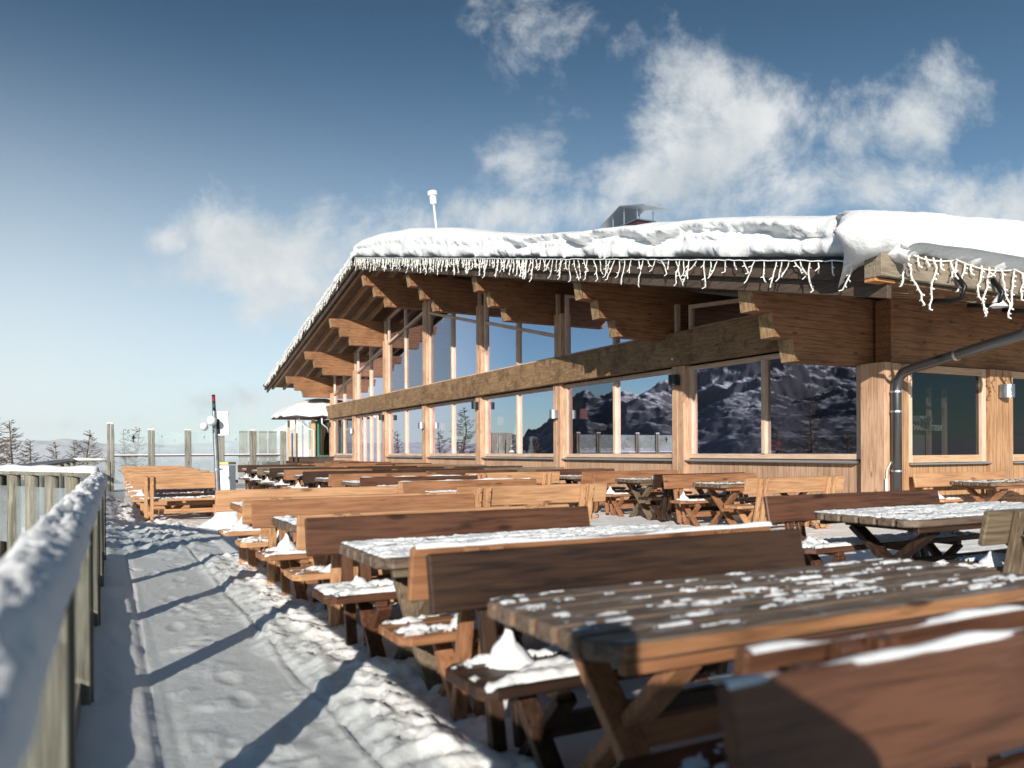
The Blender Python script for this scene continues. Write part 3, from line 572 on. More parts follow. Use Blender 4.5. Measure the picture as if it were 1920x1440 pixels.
def table_proto(col, seed, snow=.3, legcol=None):
    o = empty('picnic_table'); Lh = 1.15; t_ = MB(); nb = 6; W = .82; bw = (W-(nb-1)*.018)/nb
    for i in range(nb):
        y = -W/2+i*(bw+.018); c_ = .075
        if i == 0: poly = [(-Lh+c_, y), (Lh-c_, y), (Lh, y+c_), (Lh, y+bw), (-Lh, y+bw), (-Lh, y+c_)]
        elif i == nb-1: poly = [(-Lh, y), (Lh, y), (Lh, y+bw-c_), (Lh-c_, y+bw), (-Lh+c_, y+bw), (-Lh, y+bw-c_)]
        else: poly = [(-Lh, y), (Lh, y), (Lh, y+bw), (-Lh, y+bw)]
        t_.prism(poly, 2, .70, .76)
    tt = t_.build('tabletop', ['table_top_'+('honey' if col in ('orange',) else 'brown'), 'table_top_edge'], o, .009)
    for p_ in tt.data.polygons:
        if col in ('honey', 'orange') and abs(p_.normal.y) > .8: p_.material_index = 1
    e_ = MB(); e_.box(-Lh+.09, -W/2+.025, .655, Lh-.09, -W/2+.065, .697); e_.box(-Lh+.09, W/2-.065, .655, Lh-.09, W/2-.025, .697)
    for x in (-.8, 0, .8): e_.box(x-.045, -W/2+.07, .64, x+.045, W/2-.07, .697)
    e_.build('apron', 'bench_'+col, o, .004)
    for x in (-.78, .78):
        l_ = MB(); l_.beam((x-.026, -.36, 0), (x-.026, .28, .70-.06), .05, .115, (1, 0, 0)); l_.beam((x+.026, .36, 0), (x+.026, -.28, .64), .05, .115, (1, 0, 0)); l_.build('cross_leg', 'bench_'+col+'_upright', o, .005)
    s_ = MB(); s_.box(-.76, -.022, .27, .76, .022, .37); s_.build('stretcher', 'bench_'+col, o, .004)
    if snow > 0:
        pm = patch_mesh('snow_cover', -Lh+.03, -W/2+.02, Lh-.03, W/2-.02, .7595, .009 if snow < .2 else .014, snow, seed, .012, 4.5, 30)
        if pm: link('snow_cover', pm, o)
    return o
protos = {}
def inst(kind, col, seed, snow, ts, loc, rz, scale, label, cat, group):
    key = (kind, col, seed, snow, ts)
    if key not in protos:
        o = bench_proto(col, seed, snow, ts) if kind == 'bench' else table_proto(col, seed, snow); protos[key] = o
    else: o = copy_tree(protos[key])
    o.location = loc; o.rotation_euler.z = rz; o.scale = scale; tag(o, label, cat, group); return o
ORD = ['nearest', 'second', 'third', 'fourth', 'fifth', 'sixth', 'seventh', 'eighth', 'ninth', 'tenth', 'eleventh', 'twelfth', 'thirteenth', 'fourteenth']
COLW = {'orange': 'orange', 'honey': 'honey brown', 'chestnut': 'reddish brown', 'dark': 'dark brown', 'weathered': 'grey weathered'}
rj = random.Random(5)
def row(xc, yc, rowname, idx, tcol, ncol, fcol, sx=1., sy=1., snow=(.3, .4, .4), near=True, table=True, far=True, seedt=1, ts=(False, False), rz=0., noff=.62, foff=.62):
    w_ = ORD[idx]; jit = lambda a: rj.uniform(-a, a)
    if table: inst('picnic_table', tcol, seedt, snow[0], False, (xc, yc, 0), rz+jit(.008), (sx, sy, 1), f'{COLW[tcol]} picnic table, {w_} in the {rowname}', 'table', 'picnic tables on the snowy deck')
    if far: inst('bench', fcol, 2 if snow[2] < .5 else 3, snow[2], ts[1], (xc-.13*sx+jit(.03), yc+foff*(sy*.5+.5), 0), rz+jit(.012), (sx, 1, 1), f'{COLW[fcol]} bench behind the {w_} table in the {rowname}', 'bench', 'backrest benches on the snowy deck')
    if near: inst('bench', ncol, 2 if snow[1] < .5 else 3, snow[1], ts[0], (xc-.13*sx+jit(.03), yc-noff*(sy*.5+.5), 0), math.pi+rz+jit(.012), (sx, 1, 1), f'{COLW[ncol]} bench before the {w_} table in the {rowname}', 'bench', 'backrest benches on the snowy deck')
# foremost pair of backrests at the bottom right belongs to a table beside the viewer
o = inst('bench', 'chestnut', 2, .4, True, (2.06, .76, 0), .0, (1, 1, 1), 'reddish brown backrest bench cut off at the bottom right corner, half in shadow', 'bench', 'backrest benches on the snowy deck')
RA = 'row beside the path'
row(2.37, 2.23, RA, 0, 'honey', 'chestnut', 'dark', snow=(.10, .4, .4), seedt=6, ts=(True, False), noff=.62, foff=.5)
row(2.37, 4.25, RA, 1, 'weathered', 'honey', 'chestnut', snow=(.6, .6, .6), seedt=4, ts=(True, False), foff=.52)
row(2.37, 6.35, RA, 2, 'dark', 'orange', 'honey', snow=(.35, .4, .4), seedt=2, foff=.52)
row(2.34, 8.55, RA, 3, 'orange', 'orange', 'orange', snow=(.35, .6, .4), seedt=2, foff=.52)
RB = 'row in front of the middle windows'
cB = [('honey', 'orange', 'honey'), ('weathered', 'orange', 'chestnut'), ('dark', 'honey', 'honey'), ('dark', 'honey', 'dark'), ('honey', 'dark', 'honey'), ('dark', 'honey', 'dark'), ('weathered', 'dark', 'weathered'), ('dark', 'chestnut', 'dark'), ('dark', 'dark', 'chestnut')]
for i in range(9):
    t_, n_, f_ = cB[i]; row(4.95+.03*i, 9.6+2.18*i, RB, i, t_, n_, f_, snow=((.62, .35)[i % 2], .4, .4), seedt=(4, 2)[i % 2], ts=(i in (1, 2), False))
RC = 'third row from the path'
for i in range(8):
    t_, n_, f_ = cB[(i*2+1) % 9]; row(7.45, 15.0+2.2*i, RC, i, t_, n_, f_, snow=(.35, .4, .4), seedt=2)
RD = 'row along the restaurant windows'
cD = [('honey', 'orange', 'honey'), ('weathered', 'dark', 'honey'), ('dark', 'honey', 'chestnut'), ('weathered', 'weathered', 'weathered'), ('dark', 'weathered', 'dark'), ('weathered', 'weathered', 'weathered'), ('honey', 'weathered', 'honey'), ('dark', 'honey', 'dark'), ('honey', 'honey', 'honey'), ('dark', 'honey', 'dark'), ('honey', 'dark', 'honey'), ('dark', 'honey', 'dark'), ('honey', 'dark', 'dark')]
for i in range(13):
    t_, n_, f_ = cD[i]; row(9.85 if i else 9.75, 9.85+2.35*i, RD, i, t_, n_, f_, snow=(.12, .12 if i < 4 else .4, .12), seedt=(1), foff=.70)
RE = 'far row behind the windbreak side'
for i in range(3):
    row(7.3, 34.2+2.3*i, 'far cluster near the pavilion', i, 'dark', 'chestnut', 'dark', snow=(.35, .4, .4), seedt=2)
RL = 'group beside the windbreak and railing'
for i in range(6):
    row(1.42+.02*i, 16.75+2.1*i, RL, i, 'orange', 'orange', 'orange', sx=.82, snow=(.35, .4, .4), seedt=2)
# wide table on the right
row(6.75, 4.40, 'pair at the right border', 0, 'dark', 'weathered', 'chestnut', sx=1.16, sy=1.22, snow=(.72, .6, .6), seedt=5, noff=.70, foff=.55)
row(6.9, 2.0, 'pair at the right border', 1, 'dark', 'dark', 'dark', sx=1.16, snow=(.35, .4, .4), seedt=2, near=False)
# by the side wall
row(13.9, 8.0, 'place by the side wall', 0, 'honey', 'orange', 'orange', sx=1.2, snow=(.12, .12, .12), seedt=1, near=False)
# ashtrays
for (x, y, lab) in ((9.55, 9.7, 'small cluster of glass ashtrays on the table in front of the widest window'), (9.6, 12.3, 'glass ashtray on the second table along the restaurant windows'), (14.3, 8.0, 'glass ashtray on the table by the side wall')):
    o = tag(empty('ashtray', (x, y, .757)), lab, 'ashtray')
    for dx, dy in ((0, 0), (.12, .04), (-.1, .07)):
        m_ = MB(); m_.lathe([(.045, 0), (.055, .035), (.048, .036), (.036, .012)], (dx, dy, 0), 10); m_.build('dish', 'ashtray_glass', o, smooth=False)

# ------------------------------------------------------------------ restaurant
PYs = [9.57, 14.76, 20.28, 25.82, 31.19, 36.51, 41.69, 46.52]
def zr(y):   # top of the roof boarding
    return 9.22-.222*(31.5-y) if y < 31.5 else 9.22-.178*(y-31.5)
bld = tag(empty('restaurant', (12, 9.5, 0)), 'large timber mountain restaurant with a glazed gable front and deep snow on its roof', 'restaurant')
OFF = Vector((-12, -9.5, 0))
def part(mbo, name, m, parent=None, bevel=0., smooth=False):
    o = mbo.build(name, m, parent or bld, bevel, smooth)
    if parent is None or parent is bld: o.location = OFF
    else: o.location = (0, 0, 0)
    return o
FX = 12.0
ptop = {0: 4.0, 1: 5.10, 2: 6.29, 3: 7.46, 4: 8.50, 5: 7.55, 6: 6.60, 7: 5.72}
# purlins: three tiers stepping back
for i, y in enumerate(PYs):
    z = ptop[i]; yy = y+.24; hw = .16; pu = MB(); x1 = 22 if i else 26
    for k_, (xa, dz) in enumerate(((9.4, .41), (9.85, .40), (10.32, .38))):
        zb = z-dz
        v = [(xa, yy-hw, zb), (xa-.0, yy-hw, z), (xa, yy+hw, z), (xa, yy+hw, zb), (x1, yy-hw, zb), (x1, yy-hw, z), (x1, yy+hw, z), (x1, yy+hw, zb)]
        v[0] = (xa+.07, yy-hw, zb); v[3] = (xa+.07, yy+hw, zb)
        pu.cur = 1; pu.add([v[0], v[1], v[2], v[3]], [(0, 1, 2, 3)]); pu.cur = 0
        pu.add(v, [(0, 4, 5, 1), (1, 5, 6, 2), (2, 6, 7, 3), (3, 7, 4, 0), (4, 7, 6, 5)])
        z = zb-.004
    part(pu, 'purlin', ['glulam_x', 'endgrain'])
# posts
for i, y in enumerate(PYs):
    if i == 0:
        p = MB(); p.box(FX-.14, y-.50, 0, FX+.06, y-.02, 2.80); p.box(FX+.065, y-.52, 0, FX+.25, y-.03, 2.79); part(p, 'post', 'timber_z', bevel=.006)
        p = MB(); p.box(FX+.255, y-.46, 0, FX+.55, y-.2, 2.78); part(p, 'corner_cladding', 'corner_timber', bevel=.004)
    else:
        zt = ptop[i]-1.2
        p = MB(); p.box(FX-.14, y-.20, 0, FX+.22, y-.01, 3.26); p.box(FX-.13, y-.41, 0, FX+.22, y-.21, 3.26); part(p, 'post', 'timber_z', bevel=.006)
        if zt > 4.05:
            p = MB(); p.box(FX-.10, y-.205, 4.035, FX+.22, y-.02, zt+.25); p.box(FX-.09, y-.40, 4.035, FX+.22, y-.215, zt+.25); part(p, 'post', 'timber_z', bevel=.006)
# long cross beam over the lower windows
b_ = MB(); b_.box(FX-.26, 11.6, 3.27, FX-.02, 47.0, 4.0) if 0 else b_.box(FX-.26, 9.98, 3.27, FX-.02, 46.9, 4.03); bo = part(b_, 'cross_beam', 'weathered_beam', bevel=.01)
for y in PYs[1:]:
    for zz in (3.42, 3.88):
        bt = MB(); bt.tube([(FX-.262, y-.2, zz), (FX-.285, y-.2, zz)], .03, 8); bt.build('bolt', 'bracket_metal', bo)
# windows
def window(y0, y1, z0, z1a, z1b, muls=1, upper=False, door=False):
    """frame with vertical mullions; top may rake from z1a (y0) to z1b (y1)"""
    X0, X1 = FX+.02, FX+.14; t = .10 if not upper else .085; f_ = MB()
    f_.prism([(y0, z0), (y0+t, z0), (y0+t, z1a), (y0, z1a)], 0, X0, X1); f_.prism([(y1-t, z0), (y1, z0), (y1, z1b), (y1-t, z1b)], 0, X0, X1)
    f_.cur = 1
    f_.prism([(y0+t, z0), (y1-t, z0), (y1-t, z0+t), (y0+t, z0+t)], 0, X0, X1)
    za = z1a+(z1b-z1a)*t/(y1-y0); zb = z1b-(z1b-z1a)*t/(y1-y0)
    f_.prism([(y0+t, za-t), (y1-t, zb-t), (y1-t, zb), (y0+t, za)], 0, X0, X1)
    w_ = part(f_, 'door' if door else 'window', ['frame_z', 'frame_y'], bevel=.004)
    n_ = muls+1; a = y0+t; wd = (y1-t-a)/n_
    for j in range(n_):
        ya, yb = a+wd*j, a+wd*(j+1)
        ztop = lambda y: z1a+(z1b-z1a)*(y-y0)/(y1-y0)-t
        if j: 
            m_ = MB(); m_.box(X0-.03, ya-.05, z0+t+.002, X1-.02, ya+.05, min(ztop(ya-.05), ztop(ya+.05))-.002); part(m_, 'mullion', 'frame_z', w_, bevel=.004)
        ya2 = ya+(.052 if j else .002); yb2 = yb-(.052 if j < n_-1 else .002)
        g = MB(); g.add([(FX+.08, ya2, z0+t+.002), (FX+.08, yb2, z0+t+.002), (FX+.08, yb2, ztop(yb2)-.002), (FX+.08, ya2, ztop(ya2)-.002)], [(0, 1, 2, 3)]); part(g, 'pane', 'window_glass', w_)
    return w_
sill = MB(); clad = MB()
for i in range(7):
    y0 = PYs[i]+(.095 if i == 0 else .005); y1 = PYs[i+1]-.42
    if i == 5:
        window(y0, y1, .06, 3.24, 3.24, 3, door=True)
    else:
        window(y0, y1, 1.12, 3.24, 3.24, 1)
        s_ = MB(); s_.prism([(FX-.12, 1.075), (FX+.1, 1.115), (FX+.1, 1.095), (FX-.12, 1.05)], 1, y0, y1); part(s_, 'window_sill', 'flashing')
        c_ = MB(); c_.box(FX+.02, y0, 0, FX+.10, y1, 1.06); part(c_, 'cladding', 'cladding')
    # upper lights follow the roof
    za, zb = zr(y0)-.75, zr(y1)-.75
    if i == 0:
        w_ = window(y0, y1, 4.04, max(4.3, za), zb, 0, True)
    elif i == 3:
        window(y0, y1, 4.04, za, min(zb, zr(31.4)-.75), 1, True)
    else:
        window(y0, y1, 4.04, za, zb, 1, True)
    # raking transom
    if i in (2, 3, 4, 5, 6):
        a_, b2 = zr(y0)-2.0, zr(y1)-2.0
        if i >= 4: a_, b2 = zr(y0)-1.95, zr(y1)-1.95
        if min(a_, b2) > 4.25:
            t_ = MB(); t_.prism([(y0+.08, a_-.05), (y1-.08, b2-.05), (y1-.08, b2+.05), (y0+.08, a_+.05)], 0, FX-.012, FX+.072); part(t_, 'transom', 'frame_y')
# roof boarding with rafters below
rf = MB()
def slab(mbo, x0, x1, off, th, ya, yb):
    ys_ = [ya]+([31.5] if ya < 31.5 < yb else [])+[yb]
    for a_, b2 in zip(ys_[:-1], ys_[1:]):
        mbo.prism([(a_, zr(a_)-off-th), (b2, zr(b2)-off-th), (b2, zr(b2)-off), (a_, zr(a_)-off)], 0, x0, x1)
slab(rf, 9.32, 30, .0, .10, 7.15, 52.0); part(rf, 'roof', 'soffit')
for x in (9.55, 10.25, 10.95, 11.65, 12.6, 13.5):
    r_ = MB(); slab(r_, x-.07, x+.07, .102, .24, 7.4, 51.6); part(r_, 'rafter', 'timber_y')
# verge boards: upper dark metal edge, lower timber board set back
v1 = MB(); slab(v1, 9.13, 9.22, -.03, .30, 7.0, 52.1); part(v1, 'verge_board', 'fascia', bevel=.006)
v2 = MB(); slab(v2, 9.225, 9.31, .16, .32, 7.0, 51.9); part(v2, 'verge_board', 'fascia', bevel=.006)
v3 = MB(); slab(v3, 9.04, 9.128, -.05, .09, 7.0, 52.1); part(v3, 'verge_flashing', 'black_metal')
# lower eave towards the viewer with gutter
ev = MB(); ev.box(8.93, 6.86, 3.55, 30, 6.95, 3.90); part(ev, 'eave_board', 'fascia_grey', bevel=.006)
ev = MB(); ev.prism([(6.955, 3.50), (9.4, 3.98), (9.4, 4.02), (6.955, 3.545)], 0, 9.33, 30); part(ev, 'eave_soffit', 'soffit')
ev = MB(); ev.box(8.93, 6.955, 3.50, 9.32, 7.12, 3.54); part(ev, 'eave_end', 'timber_x', bevel=.003)
ev = MB(); ev.box(8.93, 6.955, 3.55, 9.02, 7.12, 3.86); part(ev, 'eave_end', 'fascia_grey', bevel=.003)
for x in np.arange(10.4, 20, .85):
    b2 = MB(); pts = [(x, 6.84, 3.72), (x, 6.70, 3.50), (x, 6.74, 3.36), (x, 6.90, 3.34), (x, 7.2, 3.40)]; b2.tube(pts, .035, 6); part(b2, 'gutter_bracket', 'black_metal', smooth=True)
# downpipe
dp = MB(); pts = [(12.46, 9.28, -1.35/.963*0-.05), (12.46, 9.28, 2.35), (12.46, 9.26, 2.52), (12.455, 9.15, 2.64), (12.44, 8.95, 2.70), (12.38, 8.0, 2.86), (12.30, 7.0, 3.03), (12.28, 6.8, 3.3)]
K = .963; sc3 = lambda p_: (p_[0]*K, p_[1]*K, 1.3+(p_[2]-1.3)*K); pts = [sc3(p_) for p_ in pts]; dp.tube(pts, .082, 16); dpo = part(dp, 'downpipe', 'pipe_metal', smooth=True)
cl_ = MB()
for z in (.9, 1.95, 2.30): cl_.tube([sc3((12.46, 9.28, z)), sc3((12.46, 9.28, z+.035))], .094, 16)
cl_.tube([sc3((12.40, 8.15, 2.835)), sc3((12.397, 8.11, 2.842))], .094, 16); cl_.build('clamps', 'bracket_metal', dpo)
dl = MB(); dl.tube([(12.0, 8.937, 0), (12.0, 8.937, .56)], .10, 16); dl.build('standpipe', 'black_metal', dpo)
cb_ = MB(); cb_.tube([(11.84, 9.02, 0), (11.84, 9.02, .80)], .025, 8); cb_.tube([(11.84, 9.02, .80), (11.86, 9.02, .96), (11.98, 9.02, 1.10), (12.1, 9.03, 1.22)], .010, 6); part(cb_, 'cable_duct', 'white_plastic')
# side wall turning away from the corner
SW = 9.14
def side_window(x0, x1):
    f_ = MB(); t = .13; z0, z1 = 1.06, 2.80
    f_.box(x0, SW, z0, x0+t, SW+.12, z1); f_.box(x1-t, SW, z0, x1, SW+.12, z1); f_.cur = 1; f_.box(x0+t, SW, z0, x1-t, SW+.12, z0+t); f_.box(x0+t, SW, z1-t, x1-t, SW+.12, z1)
    w_ = part(f_, 'window', ['frame_z', 'frame_x'], bevel=.004); g = MB(); g.add([(x0+t+.002, SW+.06, z0+t+.002), (x1-t-.002, SW+.06, z0+t+.002), (x1-t-.002, SW+.06, z1-t-.002), (x0+t+.002, SW+.06, z1-t-.002)], [(0, 1, 2, 3)]); part(g, 'pane', 'side_glass', w_)
    s_ = MB(); s_.box(x0, SW-.12, 1.025, x1, SW+.1, 1.05); part(s_, 'window_sill', 'flashing')
side_window(12.56, 14.82); side_window(15.54, 18.4)
p = MB(); p.box(14.83, SW-.08, 0, 15.53, SW+.15, 2.80); part(p, 'post', 'corner_timber', bevel=.006)
c_ = MB(); c_.box(12.56, SW, 0, 14.82, SW+.1, 1.02); c_.box(15.54, SW, 0, 18.4, SW+.1, 1.02); c_.box(18.41, SW, 0, 30, SW+.1, 2.8); part(c_, 'cladding', 'cladding_side')
c_ = MB(); c_.box(12.3, SW+.125, 2.70, 24, SW+.44, 3.95); part(c_, 'header', 'glulam_x')
# rooms behind the glass
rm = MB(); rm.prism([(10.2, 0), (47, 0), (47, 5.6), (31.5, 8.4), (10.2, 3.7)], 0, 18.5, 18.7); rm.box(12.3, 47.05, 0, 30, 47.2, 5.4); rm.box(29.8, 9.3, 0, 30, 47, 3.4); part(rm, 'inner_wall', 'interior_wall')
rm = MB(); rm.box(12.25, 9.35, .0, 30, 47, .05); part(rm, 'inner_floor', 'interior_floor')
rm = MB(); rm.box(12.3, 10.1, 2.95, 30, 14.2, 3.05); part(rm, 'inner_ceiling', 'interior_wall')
for (xa, ya) in ((13.55, 9.9), (14.3, 9.95), (14.75, 9.93)):
    p = MB(); p.box(xa, ya, .06, xa+.09, ya+.06, 2.5); part(p, 'inner_door_frame', 'frame_z')
p = MB(); p.box(13.0, 10.0, .06, 13.5, 10.03, 2.1) ; p.box(13.68, 10.0, .6, 14.25, 10.02, 1.95); part(p, 'inner_panel', 'panel_grey')
# lettering on the inner glass, read from behind
def text(body, size, loc, rot, m, parent, name='lettering', mirror=False, ext=.004):
    cu = bpy.data.curves.new(name, 'FONT'); cu.body = body; cu.size = size; cu.align_x = 'CENTER'; cu.extrude = ext; cu.offset = .004
    t = bpy.data.objects.new('tmp', cu); C.objects.link(t); bpy.context.view_layer.update()
    me = bpy.data.meshes.new_from_object(t.evaluated_get(bpy.context.evaluated_depsgraph_get())); bpy.data.objects.remove(t)
    if mirror: me.transform(Matrix.Scale(-1, 4, (1, 0, 0)))
    me.transform(Matrix.Translation(Vector(loc)) @ Euler(rot).to_matrix().to_4x4()); me.materials.clear(); me.materials.append(MATS[m]); o = bpy.data.objects.new(name, me); C.objects.link(o); o.parent = parent; return o
o = text('HELM', .15, (14.02, 9.80, 1.83), (R(90), 0, 0), 'letter', bld, mirror=True); o.location = OFF
o = text('RESTAURANT', .15, (14.02, 9.80, 1.66), (R(90), 0, 0), 'letter', bld, mirror=True); o.location = OFF
# roof snow: lumpy slab with a cornice over the verge
def roofsnow():
    ys_ = np.concatenate([np.arange(6.6, 20, .06), np.arange(20, 52.3, .12)])
    pr = [(0.16, .02), (.03, .05), (-.05, .10), (-.09, .18), (-.08, .27), (-.04, .36), (-.01, .43), (.0, .50), (.01, .56), (.02, .62), (.05, .70), (.12, .79), (.24, .87), (.38, .93), (.7, .97), (1.3, 1.0), (2.5, 1.0), (5, 1.0), (9, 1.0), (14, 1.0), (20, 1.0)]
    V = np.zeros((len(ys_), len(pr), 3))
    thk = np.interp(ys_, [6.6, 7.6, 9, 12.4, 16.6, 20, 22.3, 26, 29, 30.7, 32, 34, 38, 45, 50, 52.3], [.5, .72, .78, .76, .68, .80, 1.0, 1.12, 1.05, .85, .62, .5, .42, .40, .36, .2])
    rec = sst(7.5, 9.5, ys_)*(1-sst(15, 21, ys_))
    amp = np.interp(ys_, [6.6, 20, 30, 52], [1., 1., 1.3, 1.])
    sc0 = .34+.30*np.abs(np.sin(ys_*.85+1.1*np.sin(ys_*.45)))**.7+.10*(fbm(ys_*1.5, ys_*0, 3, 131)-.5)
    for j, (dx, dz) in enumerate(pr):
        e = np.exp(-max(0, dx)/.5)
        low = dz < .5
        nz = fbm(ys_*1.1, ys_*0+dz*2, 3, 101)-.5; nf = fbm(ys_*4.5, ys_*0+j*1.3, 4, 103)-.5; nff = fbm(ys_*11., ys_*0+j*2.3, 3, 107)-.5
        x = 9.10+dx+e*(nz*.16+nf*.16*amp+nff*.07)
        x = x+rec*.20*np.exp(-((dz-sc0)/.10)**2)-rec*.10*np.exp(-((dz-sc0-.22)/.10)**2)
        if low: x = x+.05
        # the raised corner lump over the eave
        
        zz = dz*thk
        scal = rec*.0*np.abs(np.sin(ys_*1.45+1.2*np.sin(ys_*.7)))*(np.exp(-((dz-.60)/.12)**2))
        drop = np.interp(dz, [0, .3, 1], [1, .3, 0])*(.20*np.clip(fbm(ys_*2.0, ys_*0+9, 3, 111)-.42, 0, 1)*2.2)
        V[:, j, 0] = x; V[:, j, 1] = ys_
        endd = sst(6.6, 7.3, ys_)
        V[:, j, 2] = np.array([zr(y) for y in np.clip(ys_, 6.95, 60)])+.03+zz*np.clip(.35+.65*np.sqrt(endd), 0, 1)-scal-drop+.02*nff*e+(.05*(fbm(ys_*.35, ys_*0+dx*.25, 3, 115)-.5)*2 if dz > .8 else 0)
        if dx > 1: V[:, j, 2] += .10*(fbm(ys_*.3+dx, ys_*0+dx*.3, 2, 120)-.5)
    return npmesh('roof_snow', V.reshape(-1, 3), gridfaces(len(ys_), len(pr)), SNOWR)
rsn = link('roof_snow', roofsnow(), bld, OFF)
# bolster of snow along the eave, its rounded end standing proud of the verge
xs = np.concatenate([np.array([8.42+.58*t*t for t in np.linspace(0, 1, 26)])[:-1], np.arange(9.0, 24, .05)]); cs = [(7.9, -.20), (7.4, .0), (7.05, .03), (6.90, .02), (6.78, .08), (6.70, .18), (6.66, .30), (6.67, .36), (6.71, .43), (6.80, .49), (6.93, .54), (7.10, .58), (7.35, .64), (7.7, .72), (8.2, .78), (9.0, .80)]
V = []
for x in xs:
    g_ = math.sqrt(max(0, 1-max(0, 1-(x-8.42)/.42)**2)); g_ = max(g_, .02)
    for j, (y, z) in enumerate(cs):
        fr = 1 if 3 <= j <= 11 else .25; cy, cz = 7.3, .30
        ny = (n1d(x*1.3+j*.22, 3)-.5)*.16+(n1d(x*5+j*.6, 4)-.5)*.11+(n1d(x*13+j*1.1, 14)-.5)*.035; nz = (n1d(x*1.1+j*.2, 7)-.5)*.10
        drp = (-.16*max(0, n1d(x*1.9, 6)-.42)*2.2+.07*(n1d(x*6.3, 16)-.5)) if 2 <= j <= 5 else 0
        hang = max(0, min(1, (9.9-x)/1.2)); hang = hang*hang*(3-2*hang)*min(1, max(0, (g_-.3)/.7)); drp = drp*(1-hang)-.13*hang*max(0, 1-j/8)
        V.append((max(x, 8.46+(y-7.0)*.9), (cy-.05*hang)+(y-cy)*(.25+.75*g_)+fr*ny, 3.86+cz+(z-cz)*g_+nz*fr+drp*g_+(.085*(min(x, 14)-9)*max(0, min(1, (j-3)/6)))))
link('eave_snow', npmesh('eave_snow', V, gridfaces(len(xs), len(cs)), SNOWR), bld, OFF)
# chimney with sheet-metal cowl
ch = MB(); ch.prism([(22.9, 8.2), (24.4, 8.2), (24.4, 9.50), (22.9, 9.50)], 0, 16.9, 17.6); cho = part(ch, 'chimney', 'maroon')
rm_ = MB(); rm_.box(16.84, 22.82, 9.505, 17.66, 24.48, 9.55); part(rm_, 'rim', 'zinc', cho)
cw = MB()
cw.prism([(22.2, 9.86), (22.22, 9.83), (23.7, 10.18), (24.95, 9.74), (25.0, 9.76), (23.7, 10.22)], 0, 16.7, 17.8)
for x in (16.9, 17.6):
    for y in (22.9, 23.7, 24.4): cw.tube([(x, y, 9.55), (x, y, 9.92+(.25 if y == 23.7 else 0))], .02, 6)
part(cw, 'cowl', 'flashing', cho)
# wall lamps
def wall_lamp(x, y, z, m, lab, facing=(-1, 0)):
    o = tag(empty('wall_lamp', (x, y, z)), lab, 'lamp', 'up and down lamps on the posts'); 
    if facing == (0, -1): o.rotation_euler.z = R(90)
    b2 = MB(); k = 14
    prof_ = [(-.0, -.13)]+[(-.22*math.sin(math.pi*i/k)*.9-.02, -.13*math.cos(math.pi*i/k)) for i in range(k+1)]+[(0, .13)]
    b2.prism(prof_[1:-1]+[], 2, -.125, .125); b2.build('shade', m, o)
    r2 = MB()
    for i in range(5):
        zz = -.1+i*.05; r2.prism([(p_[0]*1.03-.003, p_[1]*1.03) for p_ in prof_[1:-1]], 2, zz, zz+.012)
    r2.build('ribs', m, o)
LL = [(1, 2.93, 'lamp_dark', 'black'), (2, 2.38, 'zinc', 'silver'), (3, 2.94, 'lamp_dark', 'black'), (4, 2.39, 'zinc', 'silver'), (5, 2.94, 'lamp_dark', 'black'), (6, 2.42, 'zinc', 'silver'), (7, 2.92, 'lamp_dark', 'black')]
PN = ['', 'first free post left of the widest window', 'second post left of the widest window', 'third post left of the widest window', 'fourth post left of the widest window', 'post right of the glass doors', 'post left of the glass doors', 'farthest post at the end of the front']
for i, z, m_, cw_ in LL: wall_lamp(FX-.15, PYs[i]-.2, z, m_, f'{cw_} half-round wall lamp on the {PN[i]}')
wall_lamp(15.18, SW-.09, 2.39, 'zinc', 'silver ribbed wall lamp on the side wall at the right border', (0, -1))
# antenna
an = tag(empty('antenna', (14, 34.3, 10.1)), 'thin white antenna mast with a cylindrical head on the snowy roof ridge', 'antenna'); an.rotation_euler = (0, R(-6), R(-25))
m_ = MB(); m_.tube([(0, 0, -.6), (0, 0, 3.0)], .05, 10); m_.build('mast', 'white_paint', an); m_ = MB(); m_.lathe([(.08, 2.72), (.16, 2.78), (.16, 3.16), (.23, 3.17), (.23, 3.36), (.10, 3.42)], k=16); m_.build('head', 'white_paint', an)

# ------------------------------------------------------------------ icicle light strings
def light_string(ya, yb, lab, seed, long_=1.):
    rnd = random.Random(seed); m_ = MB(); dk = MB(); y = ya; x0 = 9.03
    pts = []
    while y < yb:
        pts.append((x0-.02*rnd.random(), y, zr(y)-.02+.02*rnd.random())); y += .12
    m_.tube(pts, .010, 4, False); y = ya
    while y < yb:
        n_ = rnd.choice((1, 2, 2, 3, 4, 5)) ; ln_ = (.10+.075*n_)*long_; z = zr(y)-.02; p = Vector((x0, y, z)); P = [p.copy()]; near_ = y < 16
        dr = rnd.uniform(-.5, .5)*(1 if near_ else .6)
        for k_ in range(n_+1):
            dr += rnd.uniform(-.35, .35); p = p+Vector((rnd.uniform(-.02, .02)-.004, math.sin(dr)*ln_/(n_+1), -math.cos(dr)*ln_/(n_+1))); P.append(p.copy())
        r_ = .0095 if near_ else .0125
        m_.tube(P, [r_*.7]+[r_]*(len(P)-1), 4, False)
        for q in P[1:]:
            if rnd.random() < .75:
                e = q+Vector((-.02, rnd.choice((-1, 1))*rnd.uniform(.03, .06), -rnd.uniform(.0, .05))); m_.tube([q, e], r_*.85, 4, False)
        y += rnd.uniform(.06, .17) if not near_ else rnd.uniform(.08, .26)
    o = m_.build('light_string', 'wire_white'); return tag(o, lab, 'string lights', 'icicle light strings under the roof snow')
light_string(7.35, 16.2, 'loose tangled icicle lights under the roof edge above the widest windows', 1, 1.0)
light_string(16.2, 31.2, 'dense icicle lights under the roof edge right of the gable peak', 2, 1.0)
light_string(31.7, 51.5, 'icicle lights running down the far roof slope left of the peak', 3, .85)
